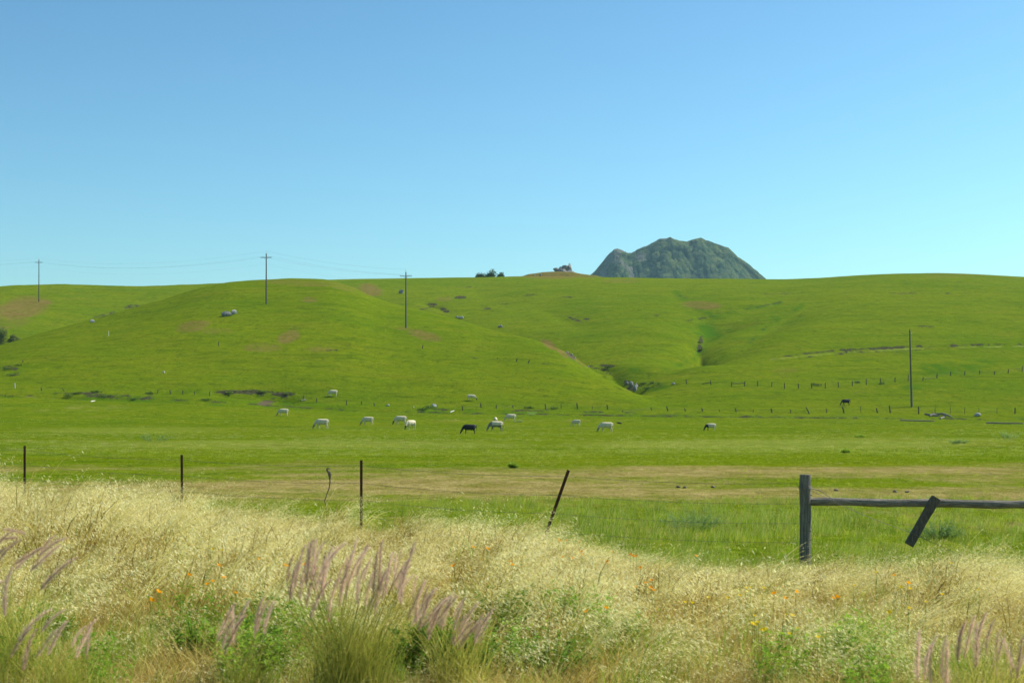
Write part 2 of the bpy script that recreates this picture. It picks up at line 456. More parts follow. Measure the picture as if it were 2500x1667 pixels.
# terrain material
def terrain_mat():
    m, nt = new_mat('pasture_ground')
    geo = N(nt, 'ShaderNodeNewGeometry'); P = geo.outputs['Position']
    flat = scaled(nt, P, (1, 1, 0.3))
    def att(nm):
        a = N(nt, 'ShaderNodeAttribute', attribute_name=nm); return a.outputs['Fac']
    big = noise(nt, scaled(nt, P, (.6, 1, 1)), 0.022, 4, 0.6)
    med = noise(nt, scaled(nt, P, (.5, 1, 1)), 0.13, 5, 0.65)
    sml = noise(nt, scaled(nt, P, (.55, .36, 1)), 1.1, 5, 0.75)
    flk = noise(nt, scaled(nt, P, (.38, .20, .5)), 1.5, 4, 0.75, .3)
    fine = noise(nt, scaled(nt, P, (.6, 1, 1)), 3.2, 4, 0.8)
    c = mix(nt, ramp(nt, big, 0.35, 0.65), (0.113, 0.179, 0.0033), (0.150, 0.202, 0.0042))
    c = mix(nt, ramp(nt, med, 0.45, 0.72), c, (0.164, 0.196, 0.007))
    c = mix(nt, math_(nt, 'MULTIPLY', ramp(nt, med, 0.48, 0.30), .45), c, (0.080, 0.160, 0.003))
    c = mix(nt, math_(nt, 'MULTIPLY', ramp(nt, sml, 0.50, 0.68), 0.50), c, (0.070, 0.118, 0.003))
    c = mix(nt, math_(nt, 'MULTIPLY', ramp(nt, flk, 0.54, 0.68), 0.50), c, (0.042, 0.078, 0.004))
    c = mix(nt, math_(nt, 'MULTIPLY', ramp(nt, flk, 0.46, 0.34), 0.30), c, (0.235, 0.275, 0.012))
    ter = noise(nt, scaled(nt, P, (.07, .26, .9)), 1.0, 5, 0.65, .4)
    c = mix(nt, math_(nt, 'MULTIPLY', ramp(nt, ter, 0.52, 0.66), 0.45), c, (0.055, 0.100, 0.003))
    c = mix(nt, math_(nt, 'MULTIPLY', ramp(nt, fine, 0.50, 0.76), 0.50), c, (0.055, 0.105, 0.004))
    c = mix(nt, math_(nt, 'MULTIPLY', ramp(nt, fine, 0.50, 0.24), 0.40), c, (0.30, 0.34, 0.03))
    def brk(a, n_, lo=0.25, hi=0.75, w=0.9):
        s = math_(nt, 'ADD', a, math_(nt, 'MULTIPLY', math_(nt, 'SUBTRACT', n_, 0.5), w))
        s = math_(nt, 'MULTIPLY', s, ramp(nt, a, 0.0, 0.25))
        return ramp(nt, s, lo, hi)
    c = mix(nt, brk(att('pale'), sml, .15, 1.2, 1.6), c, (0.28, 0.31, 0.06))
    c = mix(nt, math_(nt, 'MULTIPLY', brk(att('lush'), med, .05, 1.25, .9), .85), c, (0.045, 0.135, 0.004))
    dryc = mix(nt, ramp(nt, sml, .35, .65), (0.26, 0.20, 0.060), (0.40, 0.31, 0.12))
    dryc = mix(nt, math_(nt, 'MULTIPLY', ramp(nt, fine, .5, .8), .6), dryc, (0.13, .12, .03))
    c = mix(nt, math_(nt, 'MULTIPLY', brk(att('dry'), math_(nt, 'ADD', math_(nt, 'MULTIPLY', sml, .5), math_(nt, 'MULTIPLY', med, .5)), .12, 1.05, 2.0), .9), c, dryc)
    c = mix(nt, math_(nt, 'MULTIPLY', brk(att('brown'), math_(nt, 'ADD', math_(nt, 'MULTIPLY', sml, .5), math_(nt, 'MULTIPLY', med, .5)), .12, 1.05, 2.0), .85), c, mix(nt, ramp(nt, sml, .35, .65), (0.145, 0.105, 0.025), (0.24, 0.165, 0.055)))
    barec = mix(nt, ramp(nt, fine, .4, .6), (0.03, 0.032, 0.016), (0.10, 0.095, 0.045))
    c = mix(nt, brk(att('bare'), math_(nt, 'ADD', math_(nt, 'MULTIPLY', sml, .5), math_(nt, 'MULTIPLY', flk, .5)), .38, .62, 2.6), c, barec)
    c = mix(nt, brk(att('earth'), sml, .3, .7, .8), c, mix(nt, fine, (0.08, .065, .035), (.17, .135, .08)))
    thatch = mix(nt, ramp(nt, fine, .35, .65), (0.12, 0.09, 0.03), (0.34, 0.25, 0.10))
    c = mix(nt, att('thatch'), c, thatch)
    p = N(nt, 'ShaderNodeBsdfPrincipled'); p.inputs['Roughness'].default_value = 0.9
    p.inputs['Specular IOR Level'].default_value = 0.0
    L(nt, c, p.inputs['Base Color'])
    hgt = math_(nt, 'ADD', math_(nt, 'MULTIPLY', noise(nt, scaled(nt, P, (.35, 1, .6)), 0.55, 6, 0.75), 1.0),
                math_(nt, 'MULTIPLY', fine, 0.35))
    b = N(nt, 'ShaderNodeBump'); b.inputs['Strength'].default_value = 1.0; b.inputs['Distance'].default_value = 0.8
    L(nt, hgt, b.inputs['Height']); L(nt, b.outputs[0], p.inputs['Normal'])
    o = N(nt, 'ShaderNodeOutputMaterial'); L(nt, p.outputs[0], o.inputs[0])
    return m

# ------------------------------------------------------------------ ground sheet
rows = np.concatenate([np.arange(-40, 4, 2.0), np.arange(4, 34, 0.3), np.arange(34, 100, 0.7), np.arange(100, 240, 1.2),
                       np.arange(240, 300, 0.55), np.arange(300, 420, 0.8), np.arange(420, 720, 1.2), np.arange(720, 900, 5), np.arange(900, 4300, 60)])
us = np.concatenate([np.linspace(-1.1, -0.42, 60, endpoint=False), np.linspace(-0.42, 0.42, 860), np.linspace(0.42, 1.1, 61)[1:]])
YY, UU = np.meshgrid(rows, us, indexing='ij')
XX = UU * (np.maximum(YY, -20) + 45)
XX = np.where(YY > 0, XX, UU * 45)
t_ = np.clip(YY / 60, 0, 1)
XX = UU * (YY.clip(0) + 45 * (1 - 0.85 * t_))
ZZ = h(XX, YY)
PX = 1250 + F * XX / np.maximum(YY, 4); PY = HZ + F * (EYE - ZZ) / np.maximum(YY, 4)
def blob(cx, cy, rx, ry, ang=0.0, s=1.0):
    a = math.radians(ang); dx = PX - cx; dy = PY - cy
    u = (dx * math.cos(a) + dy * math.sin(a)) / rx; v = (-dx * math.sin(a) + dy * math.cos(a)) / ry
    r = np.sqrt(u * u + v * v)
    return s * (1 - sstep((r - 0.55) / 0.75)) * (YY > 15)
def union(lst):
    a = np.zeros_like(PX)
    for b in lst: a = np.maximum(a, blob(*b))
    return a
dry = union([(470, 797, 48, 15, -10, .75), (530, 810, 50, 12, 0, .45), (705, 822, 34, 17, -20, .8), (640, 848, 60, 14, 0, .55), (780, 852, 40, 9, 0, .45), (757, 732, 22, 9, 0, .6),
             (905, 708, 32, 16, 15, .85), (740, 692, 130, 8, 3, .5), (830, 700, 60, 10, 12, .5), (1035, 818, 48, 13, 14, .75), (985, 802, 22, 5, 0, .5), (55, 752, 70, 30, -10, .85), (95, 738, 36, 9, 0, .9),
             (30, 785, 60, 22, -10, .5), (1342, 842, 26, 9, 32, .9), (1372, 862, 22, 6, 40, .9), (1415, 885, 24, 6, 40, .6), (1715, 745, 55, 12, 3, .75), (1085, 730, 26, 7, 0, .6),
             (1780, 700, 260, 12, 0, .15), (1350, 668, 110, 14, 0, .9), (1440, 672, 50, 8, 0, .7), (1520, 685, 60, 7, 0, .5), (2330, 672, 120, 6, 0, .4), (1690, 905, 90, 14, 0, .2),
             (100, 972, 70, 4, 5, .5), (1915, 905, 40, 20, 0, .25), (2100, 960, 60, 5, 0, .35), (200, 724, 80, 10, 0, .25)])
PYw = PY + 9 * fbm(XX / 5., YY / 4., 140, 3)
band = sstep((PYw - 1128) / 14) * (1 - sstep((PYw - 1214) / 34)) * (YY > 26)
hole = blob(300, 1162, 420, 16, 0, 1.0) * .75 + blob(2080, 1180, 260, 13, 0, .8) + blob(1700, 1170, 500, 7, 0, .4)
band = band * np.clip(0.74 + .5 * fbm(XX / 9, YY / 5, 31, 3), 0, 1) * (1 - np.clip(hole, 0, 1) * .8)
tan2 = sstep((PYw - 1180) / 12) * (1 - sstep((PYw - 1208) / 22)) * (YY > 28)
dry = np.maximum(dry, np.maximum(band * 1.0, tan2 * .85 * np.clip(.85 + .5 * fbm(XX / 6, YY / 4, 33, 3), 0, 1)))
dry = np.maximum(dry, (YY > 22) * (PYw > 1205) * .55 * np.clip(fbm(XX / 3.5, YY / 2.6, 43, 3) * 1.8 + .1, 0, 1))
dry = np.maximum(dry, (YY > 62) * (YY < 150) * .30 * np.clip(fbm(XX / 9, YY / 6, 44, 4) * 2 - .1, 0, 1))
dry = np.maximum(dry, (YY > 150) * (YY < 250) * 0.30 * np.clip(fbm(XX / 40, YY / 14, 41, 3) + .35, 0, 1))
lush = union([(1728, 812, 40, 26, 10, .85), (1712, 850, 22, 18, 0, .6), (1890, 780, 22, 16, -30, .5), (2310, 900, 95, 20, 0, .8), (2380, 888, 60, 14, 0, .6), (2240, 945, 50, 8, 0, .6), (2330, 925, 60, 8, 0, .6),
              (1590, 945, 60, 12, 0, .8), (40, 900, 60, 18, 0, .45), (700, 985, 260, 9, 3, .6), (300, 970, 220, 7, 3, .7), (1000, 1000, 300, 7, 1, .6), (1500, 1012, 400, 6, 1, .6), (2100, 1018, 300, 5, 0, .5),
              (360, 725, 60, 12, -15, .45), (1300, 720, 60, 16, 0, .25), (1150, 740, 90, 25, 0, .25)])
near_green = (YY > 24) * (PY > 1212) * sstep((PX - 350) / 700) * 0.25
lush = np.maximum(lush, near_green)
pale = union([(700, 1085, 700, 14, 0, .6), (1900, 1085, 600, 16, 0, .65), (300, 1050, 300, 9, 0, .5), (1300, 1105, 900, 9, 0, .4), (2200, 1075, 400, 10, 0, .5), (1690, 940, 60, 10, 0, .2), (150, 1000, 300, 12, 0, .35),
              (2100, 930, 120, 14, 0, .3)])
def line(pts, w, s=1.0):
    best = np.full_like(PX, 1e9)
    for i in range(len(pts) - 1):
        d, t = seg_dist(PX, PY, pts[i], pts[i + 1]); best = np.minimum(best, d)
    return s * np.exp(-(best / w) ** 2) * (YY > 60)
for L_ in ([(1960, 745), (1885, 786), (1824, 842)], [(1905, 738), (1820, 755), (1745, 772)], [(1650, 715), (1690, 745), (1735, 768)], [(1704, 860), (1695, 880), (1630, 900), (1500, 905)],
           [(1745, 772), (1722, 800), (1712, 830)]):
    lush = np.maximum(lush, line(L_, 9, .75))
lush = np.maximum(lush, line([(0, 968), (250, 975), (500, 987), (850, 1002), (1200, 1009), (1700, 1016), (2100, 1018), (2600, 1022)], 6, .7))
track = [(1880, 878), (2050, 861), (2200, 852), (2350, 848), (2520, 845)]
pale = np.maximum(pale, line(track, 2.2, 1.0))
bare = union([(560, 957, 36, 5, 0, 1), (620, 957, 50, 6, 0, 1), (690, 962, 32, 7, 0, 1), (655, 970, 30, 8, 30, 1), (1485, 893, 24, 4, 5, 1), (1478, 903, 14, 4, 0, .9), (1490, 914, 16, 5, 20, .8), (1535, 935, 18, 5, 30, .9),
              (1711, 832, 6, 8, 0, 1), (1709, 850, 6, 9, 0, .9), (1125, 726, 16, 4, 0, .9), (1185, 753, 16, 4, 0, .8), (1055, 743, 15, 4, 0, .7), (1086, 757, 14, 6, 20, .75), (1432, 779, 10, 3, 0, .7), (1400, 778, 30, 6, 20, .55), (1300, 720, 26, 4, 0, .5), (1385, 725, 20, 3, 0, .5), (1230, 740, 20, 4, 0, .4), (330, 745, 34, 6, -15, .55), (250, 770, 40, 6, -15, .5), (2215, 716, 50, 3, 0, .45), (2330, 716, 50, 3, 0, .45), (2260, 797, 30, 4, 0, .45), (1900, 715, 50, 8, 0, .4), (1890, 800, 14, 4, 0, .5), (1660, 724, 50, 4, 10, .4), (720, 800, 26, 4, 0, .4), (620, 838, 40, 3, 0, .5), (790, 855, 40, 5, 0, .45), (1140, 700, 40, 5, 0, .35),
              (1585, 940, 40, 8, 0, .55), (1330, 783, 10, 4, 0, .3), (26, 900, 22, 8, 0, .7), (45, 912, 30, 5, -15, .7), (190, 960, 60, 4, 0, .65), (265, 966, 70, 5, 0, .6), (370, 962, 20, 5, 0, .6), (330, 972, 90, 5, 0, .5), (510, 977, 24, 6, 0, .6),
              (1600, 770, 20, 4, 0, .4), (1660, 786, 12, 3, 0, .6), (2165, 851, 60, 3, -3, .6), (2300, 845, 80, 3, -1, .6), (2090, 857, 60, 3, -6, .45), (1450, 1005, 60, 4, 0, .5), (1300, 1001, 60, 4, 0, .6), (1650, 1012, 60, 3, 0, .45), (1850, 1016, 80, 3, 0, .45),
              (1995, 938, 16, 5, 0, .8), (2035, 935, 8, 3, 0, .5), (2095, 930, 10, 3, 0, .5), (2185, 971, 30, 3, 0, .5), (1075, 1000, 40, 3, 0, .5), (985, 805, 6, 2, 0, .3)])
for pts_, w_, s_ in (([(1900, 871), (2050, 854), (2200, 846), (2350, 842), (2520, 839)], 3.0, .62), ([(1960, 872), (2100, 861), (2220, 856), (2300, 853)], 2.0, .5),
                     ([(1820, 755), (1905, 738)], 3, .5), ([(1745, 772), (1655, 786)], 3, .45), ([(1885, 786), (1824, 842)], 3, .5),
                     ([(1440, 893), (1478, 905), (1500, 925), (1535, 940)], 3.5, .75), ([(1400, 880), (1450, 903), (1500, 930)], 2, .4), ([(1712, 822), (1704, 858)], 4, .9),
                     ([(0, 965), (250, 968), (500, 980)], 3, .5), ([(500, 980), (850, 1001), (1200, 1010), (1500, 1014), (1900, 1019), (2200, 1021), (2500, 1024)], 2.6, .62),
                     ([(1250, 1003), (1400, 1003), (1550, 1007)], 3, .5), ([(1110, 870), (1200, 876), (1300, 886), (1400, 893)], 1.6, .45), ([(600, 778), (700, 776)], 2, .0),
                     ([(1020, 758), (1060, 748)], 3, .5), ([(600, 846), (660, 846)], 2.5, .45), ([(2260, 925), (2335, 917)], 2.6, .6), ([(2140, 972), (2210, 970)], 2, .5), ([(2015, 1050), (2040, 1052)], 2, .5)):
    bare = np.maximum(bare, line(pts_, w_, s_))
earth = union([(648, 983, 24, 7, -10, .7), (1392, 868, 18, 5, 40, .8), (700, 970, 12, 5, -60, .5), (1540, 948, 14, 8, 0, .6)])
brown = np.clip((YY > 262) * dry, 0, 1); dry = np.where(YY > 262, 0, dry)
brk_n = np.clip(.80 + 1.1 * fbm(XX / 3.5, YY / 7.0, 131, 3) + .5 * fbm(XX / 14., YY / 20., 132, 2), 0, 1.15)
farm = YY > 200
dry = np.where(farm, dry * brk_n * 1.05, dry); lush = np.where(farm, lush * brk_n, lush); pale = np.where(farm, pale * brk_n * .8, pale); bare = bare * np.clip(brk_n + .15, 0, 1.1)
YFv = look(YF, np.clip(PX, -2900, 5400))
OATY = table([(-1500, 34), (0, 30.5), (400, 28), (800, 25.5), (1200, 23.3), (1400, 21.8), (1550, 19.5), (1700, 18.5), (1950, 19.5), (2200, 21), (2500, 20.5), (4000, 19)], 40)
thatch = 1 - sstep((YY - look(OATY, np.clip(PX, -2900, 5400)) + 0.5) / 1.5)
V = np.stack([XX, YY, ZZ], -1).reshape(-1, 3)
nr, ncl = XX.shape
idx = np.arange(nr * ncl).reshape(nr, ncl)
Q = np.stack([idx[:-1, :-1], idx[:-1, 1:], idx[1:, 1:], idx[1:, :-1]], -1).reshape(-1, 4)
ground = mesh_np('ground', V, Q, terrain_mat(), smooth=True)
for nm, arr in (('dry', dry), ('lush', lush), ('pale', pale), ('bare', bare), ('earth', earth), ('brown', brown), ('thatch', thatch)):
    a = ground.data.attributes.new(nm, 'FLOAT', 'POINT'); a.data.foreach_set('value', arr.astype(np.float32).ravel())
tag(ground, 'rolling green pasture and hills with brown dry patches', None, None, 'structure')

# ------------------------------------------------------------------ far mountain
def build_mountain():
    sil = [(1250, 760), (1350, 725), (1420, 690), (1440, 672), (1453, 660), (1469, 640), (1483, 623), (1493.5, 612), (1498, 607), (1508, 605.5), (1522, 610), (1528, 615), (1540, 616), (1551, 610.5), (1553, 608), (1577, 598), (1593, 588.6),
           (1612, 579.5), (1628, 578.5), (1636, 575.5), (1644, 580), (1661, 585), (1681, 586.8), (1693, 583), (1710, 580), (1722, 585.5), (1746, 593.7), (1777, 604), (1793, 619), (1814, 633.5), (1828, 645), (1849, 664), (1867, 680), (1910, 712), (2000, 750), (2100, 775)]
    D = 2600.0
    sx = np.array([(a - 1250) / F * D for a, b in sil]); sz = np.array([EYE + (HZ - b) / F * D for a, b in sil])
    xs = np.linspace(sx[0], sx[-1], 620); ys = np.concatenate([np.linspace(-420, 20, 380), np.linspace(24, 420, 60)])
    yy, xx = np.meshgrid(ys, xs, indexing='ij')
    base = 10.0
    zc = np.interp(xx, sx, sz)
    # crest line wanders in depth, spurs run down towards the viewer
    warp = xx + 26 * fbm(xx / 120., yy / 120., 60, 3)
    prof = np.interp(np.abs(yy), [0, 15, 60, 140, 260, 420], [1, .985, .86, .62, .30, 0.0])
    z = base + (zc - base) * prof
    keep = np.clip(np.abs(yy) / 60., 0, 1)
    spur = 1 - np.abs(fbm(warp / 80., yy / 110., 61, 4)) * 1.6
    z += keep * (spur * 10 - 6) * (prof > 0.02) * np.clip(prof * 3, 0, 1)
    # chaparral: rounded bush heads
    rs = np.random.RandomState(5)
    def bushes(cell, amp, seed):
        gx = xx / cell; gy = yy / cell; ix = np.floor(gx); iy = np.floor(gy); best = np.full(xx.shape, 9.0)
        for dx in (-1, 0, 1):
            for dy in (-1, 0, 1):
                cx = ix + dx + _h(ix + dx, iy + dy, seed); cy = iy + dy + _h(ix + dx, iy + dy, seed + 1)
                r = 0.5 + 0.6 * _h(ix + dx, iy + dy, seed + 2)
                best = np.minimum(best, np.hypot(gx - cx, gy - cy) / r)
        return amp * np.sqrt(np.clip(1 - best ** 2, 0, 1))
    rockm = sstep((fbm(xx / 26., yy / 30., 71, 4) + np.clip((250 - xx) / 110., -1, 1) * .40 - 0.20) / 0.25)
    rockm = np.where((xx > 180) & (xx < 206) & (z > 285), 1.0, rockm)
    veg = 1 - rockm * .75
    z2 = z + veg * (bushes(9, 4.0, 80) + bushes(19, 7.0, 90) * (fbm(xx / 70., yy / 70., 91, 2) > 0.0)) * np.clip(keep + .25, 0, 1)
    z2 += rockm * (6 * np.abs(fbm(xx / 14., yy / 14., 95, 4)) + 2 * fbm(xx / 5., z / 5., 96, 2)) * np.clip(keep + .3, 0, 1)
    z2 -= 3.0
    Vm = np.stack([xx + D * 0 , yy + D, z2], -1).reshape(-1, 3)
    a, b = xx.shape; id_ = np.arange(a * b).reshape(a, b)
    Qm = np.stack([id_[:-1, :-1], id_[:-1, 1:], id_[1:, 1:], id_[1:, :-1]], -1).reshape(-1, 4)
    m, nt = new_mat('mountain_chaparral')
    geo = N(nt, 'ShaderNodeNewGeometry'); P = geo.outputs['Position']
    at = N(nt, 'ShaderNodeAttribute', attribute_name='rock')
    n1 = noise(nt, P, 0.03, 5, .65); n2 = noise(nt, P, 0.16, 5, .7)
    c = mix(nt, ramp(nt, n1, .4, .6), (0.016, 0.052, 0.012), (0.085, 0.120, 0.026))
    n3 = noise(nt, P, 0.055, 4, .6)
    c = mix(nt, math_(nt, 'MULTIPLY', ramp(nt, n2, .50, .62), .8), c, (0.12, 0.140, 0.045))
    c = mix(nt, math_(nt, 'MULTIPLY', ramp(nt, n3, .52, .58), .75), c, (0.010, 0.034, 0.010))
    c = mix(nt, math_(nt, 'MULTIPLY', ramp(nt, math_(nt, 'ADD', at.outputs['Fac'], math_(nt, 'SUBTRACT', n2, .5)), .35, .75), .8), c, mix(nt, n2, (0.08, 0.085, 0.07), (0.22, 0.21, 0.17)))
    p = N(nt, 'ShaderNodeBsdfPrincipled'); p.inputs['Roughness'].default_value = 0.95; p.inputs['Specular IOR Level'].default_value = 0.1
    L(nt, c, p.inputs['Base Color'])
    b_ = N(nt, 'ShaderNodeBump'); b_.inputs['Strength'].default_value = 0.9; b_.inputs['Distance'].default_value = 3.0
    L(nt, noise(nt, P, 0.35, 4, .7), b_.inputs['Height']); L(nt, b_.outputs[0], p.inputs['Normal'])
    o = N(nt, 'ShaderNodeOutputMaterial'); L(nt, p.outputs[0], o.inputs[0])
    ob = mesh_np('mountain', Vm, Qm, m, smooth=True)
    a_ = ob.data.attributes.new('rock', 'FLOAT', 'POINT'); a_.data.foreach_set('value', rockm.astype(np.float32).ravel())
    tag(ob, 'hazy blue green rocky peak covered in scrub rising behind the ridge', None, None, 'structure')
build_mountain()

# ------------------------------------------------------------------ haze
def build_haze():
    m, nt = new_mat('haze_air')
    v = N(nt, 'ShaderNodeVolumePrincipled')
    v.inputs['Color'].default_value = (0.50, 0.82, 0.95, 1)
    v.inputs['Density'].default_value = 0.00007
    v.inputs['Anisotropy'].default_value = 0.2
    o = N(nt, 'ShaderNodeOutputMaterial'); L(nt, v.outputs[0], o.inputs['Volume'])
    zmin = float(ZZ.min()) - 1.0
    b = MB(); b.box((0, 2130, (zmin + 345) / 2), 9900, 4420, 345 - zmin)
    ob = b.build('haze', m); tag(ob, 'thin pale blue air haze over the whole valley', None, None, 'stuff')
build_haze()

# ------------------------------------------------------------------ scatter helper
def scatter(name, variants, P, rot, scl, vi, label):
    col = bpy.data.collections.new(name + '_sources')
    for i, v in enumerate(variants):
        v.name = '%s_source_%02d' % (name, i)
        col.objects.link(v)
    me = bpy.data.meshes.new(name)
    me.vertices.add(len(P)); me.vertices.foreach_set('co', np.asarray(P, np.float32).ravel())
    for nm, typ, arr, key in (('rot', 'FLOAT_VECTOR', rot, 'vector'), ('scl', 'FLOAT_VECTOR', scl, 'vector'), ('vi', 'INT', vi, 'value')):
        a = me.attributes.new(nm, typ, 'POINT')
        a.data.foreach_set(key, np.asarray(arr, np.int32 if typ == 'INT' else np.float32).ravel())
    ob = bpy.data.objects.new(name, me); C.objects.link(ob)
    ng = bpy.data.node_groups.new(name + '_nodes', 'GeometryNodeTree')
    ng.interface.new_socket('Geometry', in_out='INPUT', socket_type='NodeSocketGeometry')
    ng.interface.new_socket('Geometry', in_out='OUTPUT', socket_type='NodeSocketGeometry')
    gi = ng.nodes.new('NodeGroupInput'); go = ng.nodes.new('NodeGroupOutput')
    ci = ng.nodes.new('GeometryNodeCollectionInfo'); ci.inputs['Collection'].default_value = col
    ci.inputs['Separate Children'].default_value = True; ci.inputs['Reset Children'].default_value = True
    ip = ng.nodes.new('GeometryNodeInstanceOnPoints'); ip.inputs['Pick Instance'].default_value = True
    def na(nm, dt):
        n = ng.nodes.new('GeometryNodeInputNamedAttribute'); n.data_type = dt; n.inputs['Name'].default_value = nm
        return n.outputs['Attribute']
    er = ng.nodes.new('FunctionNodeEulerToRotation')
    ng.links.new(gi.outputs[0], ip.inputs['Points']); ng.links.new(ci.outputs[0], ip.inputs['Instance'])
    ng.links.new(na('vi', 'INT'), ip.inputs['Instance Index'])
    ng.links.new(na('rot', 'FLOAT_VECTOR'), er.inputs[0]); ng.links.new(er.outputs[0], ip.inputs['Rotation'])
    ng.links.new(na('scl', 'FLOAT_VECTOR'), ip.inputs['Scale'])
    ng.links.new(ip.outputs[0], go.inputs[0])
    md = ob.modifiers.new('scatter', 'NODES'); md.node_group = ng
    tag(ob, label, None, None, 'stuff')
    return ob

# ------------------------------------------------------------------ plant meshes
def ribbon(mb, pts, w0, w1, mi, side=None):
    n = len(pts); V = []; F_ = []
    a = random.uniform(0, math.pi)
    s = side or Vector((math.cos(a), math.sin(a), 0))
    for i, p in enumerate(pts):
        w = w0 + (w1 - w0) * i / (n - 1)
        V += [p - s * w / 2, p + s * w / 2]
    for i in range(n - 1): F_.append((2 * i, 2 * i + 1, 2 * i + 3, 2 * i + 2))
    mb.add(V, F_, mi)
def arc(base, L_, lean, az, droop=0.0, n=5):
    """curve that starts steep and bends over towards az"""
    pts = [Vector(base)]; d = Vector((math.cos(az), math.sin(az), 0)); p = Vector(base)
    for i in range(n):
        t = (i + 0.5) / n; a = lean * (0.35 + 1.1 * t) + droop * t * t
        p = p + (d * math.sin(a) + Vector((0, 0, 1)) * math.cos(a)) * (L_ / n); pts.append(p.copy())
    return pts
def spikelet(mb, p, d, l, w, mi):
    a = random.uniform(0, math.pi); s = Vector((math.cos(a), math.sin(a), 0))
    m = p + d * l * 0.45
    mb.add([p, m - s * w / 2, p + d * l, m + s * w / 2], [(0, 1, 2, 3)], mi)
def wind(sp=0.5): return random.gauss(0.0, sp * .65)

def make_oat(n, H, rad, spn, mats, lean=0.45, leaves=2, bw=0.0028):
    mb = MB()
    for k in range(n):
        r = rad * math.sqrt(random.random()); a = random.uniform(0, 6.28)
        b = Vector((r * math.cos(a), r * math.sin(a), -0.03))
        L_ = H * random.uniform(0.6, 1.12); ln = max(0.02, random.gauss(lean, 0.22)); az = wind(0.55)
        pts = arc(b, L_, ln, az, 0.55)
        ribbon(mb, pts, bw, bw * .45, 0)
        top = []
        for i in range(spn):      # panicle: spikelets hang on short branches off the upper stalk
            t = random.uniform(0.55, 1.0) * 5; j = min(int(t), 4); q = pts[j].lerp(pts[j + 1], t - j)
            off = Vector((random.gauss(.012, .02), random.gauss(0, .02), random.uniform(-.02, .012))) * (1.2 + (1 - t / 5) * 2.2)
            d = Vector((random.gauss(.6, .35), random.gauss(0, .3), -random.uniform(.1, .9))).normalized()
            spikelet(mb, q + off, d, random.uniform(.028, .055), random.uniform(.006, .011), 1)
        for i in range(leaves):
            lp = arc(b + Vector((0, 0, L_ * random.uniform(0, .35))), L_ * random.uniform(.25, .5), random.uniform(.3, 1.0), random.uniform(0, 6.28), random.uniform(.3, 1.2), 3)
            ribbon(mb, lp, bw * 2, bw * .5, 2)
    return mb.build('oat', mats, link=False)

def make_blades(n, Lmin, Lmax, rad, w, mats, lean=0.35, spread=1.2, seeds=0):
    mb = MB()
    for k in range(n):
        r = rad * math.sqrt(random.random()); a = random.uniform(0, 6.28)
        b = Vector((r * math.cos(a), r * math.sin(a), -0.02))
        az = wind(spread); L_ = random.uniform(Lmin, Lmax)
        pts = arc(b, L_, abs(random.gauss(lean, .22)), az, random.uniform(0, .8), 4)
        ribbon(mb, pts, w * random.uniform(.7, 1.2), w * .15, 0 if random.random() < .75 else len(mats) - 1)
        if seeds and random.random() < .4:
            for i in range(seeds): spikelet(mb, pts[-1].lerp(pts[-2], random.random()), Vector((.5, random.gauss(0, .3), random.gauss(0, .5))).normalized(), .02, .008, len(mats) - 1)
    return mb.build('blades', mats, link=False)

def make_forb(n, H, rad, leaf, mats):
    mb = MB()
    for k in range(n):
        r = rad * math.sqrt(random.random()); a = random.uniform(0, 6.28)
        b = Vector((r * math.cos(a), r * math.sin(a), -0.02))
        pts = arc(b, H * random.uniform(.5, 1.1), random.uniform(.05, .5), random.uniform(0, 6.28), .2, 4)
        ribbon(mb, pts, .004, .002, 0)
        for i in range(14):
            t = random.uniform(.15, 1) * 4; j = min(int(t), 3); q = pts[j].lerp(pts[j + 1], t - j)
            az = random.uniform(0, 6.28); el = random.uniform(-.3, .7)
            d = Vector((math.cos(az) * math.cos(el), math.sin(az) * math.cos(el), math.sin(el))); s = d.cross(Vector((0, 0, 1))).normalized()
            l = leaf * random.uniform(.6, 1.3); w = l * .42
            up = Vector((0, 0, l * .12))
            mb.add([q, q + d * l * .5 - s * w / 2 + up, q + d * l, q + d * l * .5 + s * w / 2 + up], [(0, 1, 2, 3)], 0 if random.random() < .8 else len(mats) - 1)
    return mb.build('forb', mats, link=False)

oatm = [M['straw'], M['husk'], M['goldstraw']]
oats = [make_oat(15, 1.02, .17, 10, oatm, .82, 2, .0065) for i in range(5)]
oats += [make_oat(14, .92, .16, 11, [M['greenstraw'], M['husk'], M['green']], .42) for i in range(2)]
oats += [make_oat(26, .75, .22, 7, [M['goldstraw'], M['straw'], M['goldstraw']], .7, 3, .004) for i in range(2)]
def make_bundle():
    mb = MB(); ln = random.uniform(.6, 1.0)
    for k in range(9):
        b = Vector((random.gauss(0, .04), random.gauss(0, .04), 0)); pts = arc(b, random.uniform(.8, 1.1), ln + random.gauss(0, .08), random.gauss(0, .2), .3)
        ribbon(mb, pts, .011, .003, 0)
        for i in range(12):
            t = random.uniform(2.6, 5); j = min(int(t), 4); q = pts[j].lerp(pts[j + 1], t - j); spikelet(mb, q, (pts[j + 1] - pts[j]).normalized() + Vector((0, random.gauss(0, .3), random.gauss(-.1, .3))), .035, .009, 1)
    return mb.build('oat', oatm, link=False)
oats += [make_bundle() for i in range(3)]
thats = [make_blades(60, .12, .42, .24, .005, [M['goldstraw'], M['straw']], .75, 2.0) for i in range(3)]
greens = [make_blades(70, .18, .48, .2, .006, [M['green'], M['greenstraw']], .35, 1.6) for i in range(3)]
forbs = [make_forb(26, .42, .2, .055, [M['lushleaf'], M['green']]) for i in range(3)]

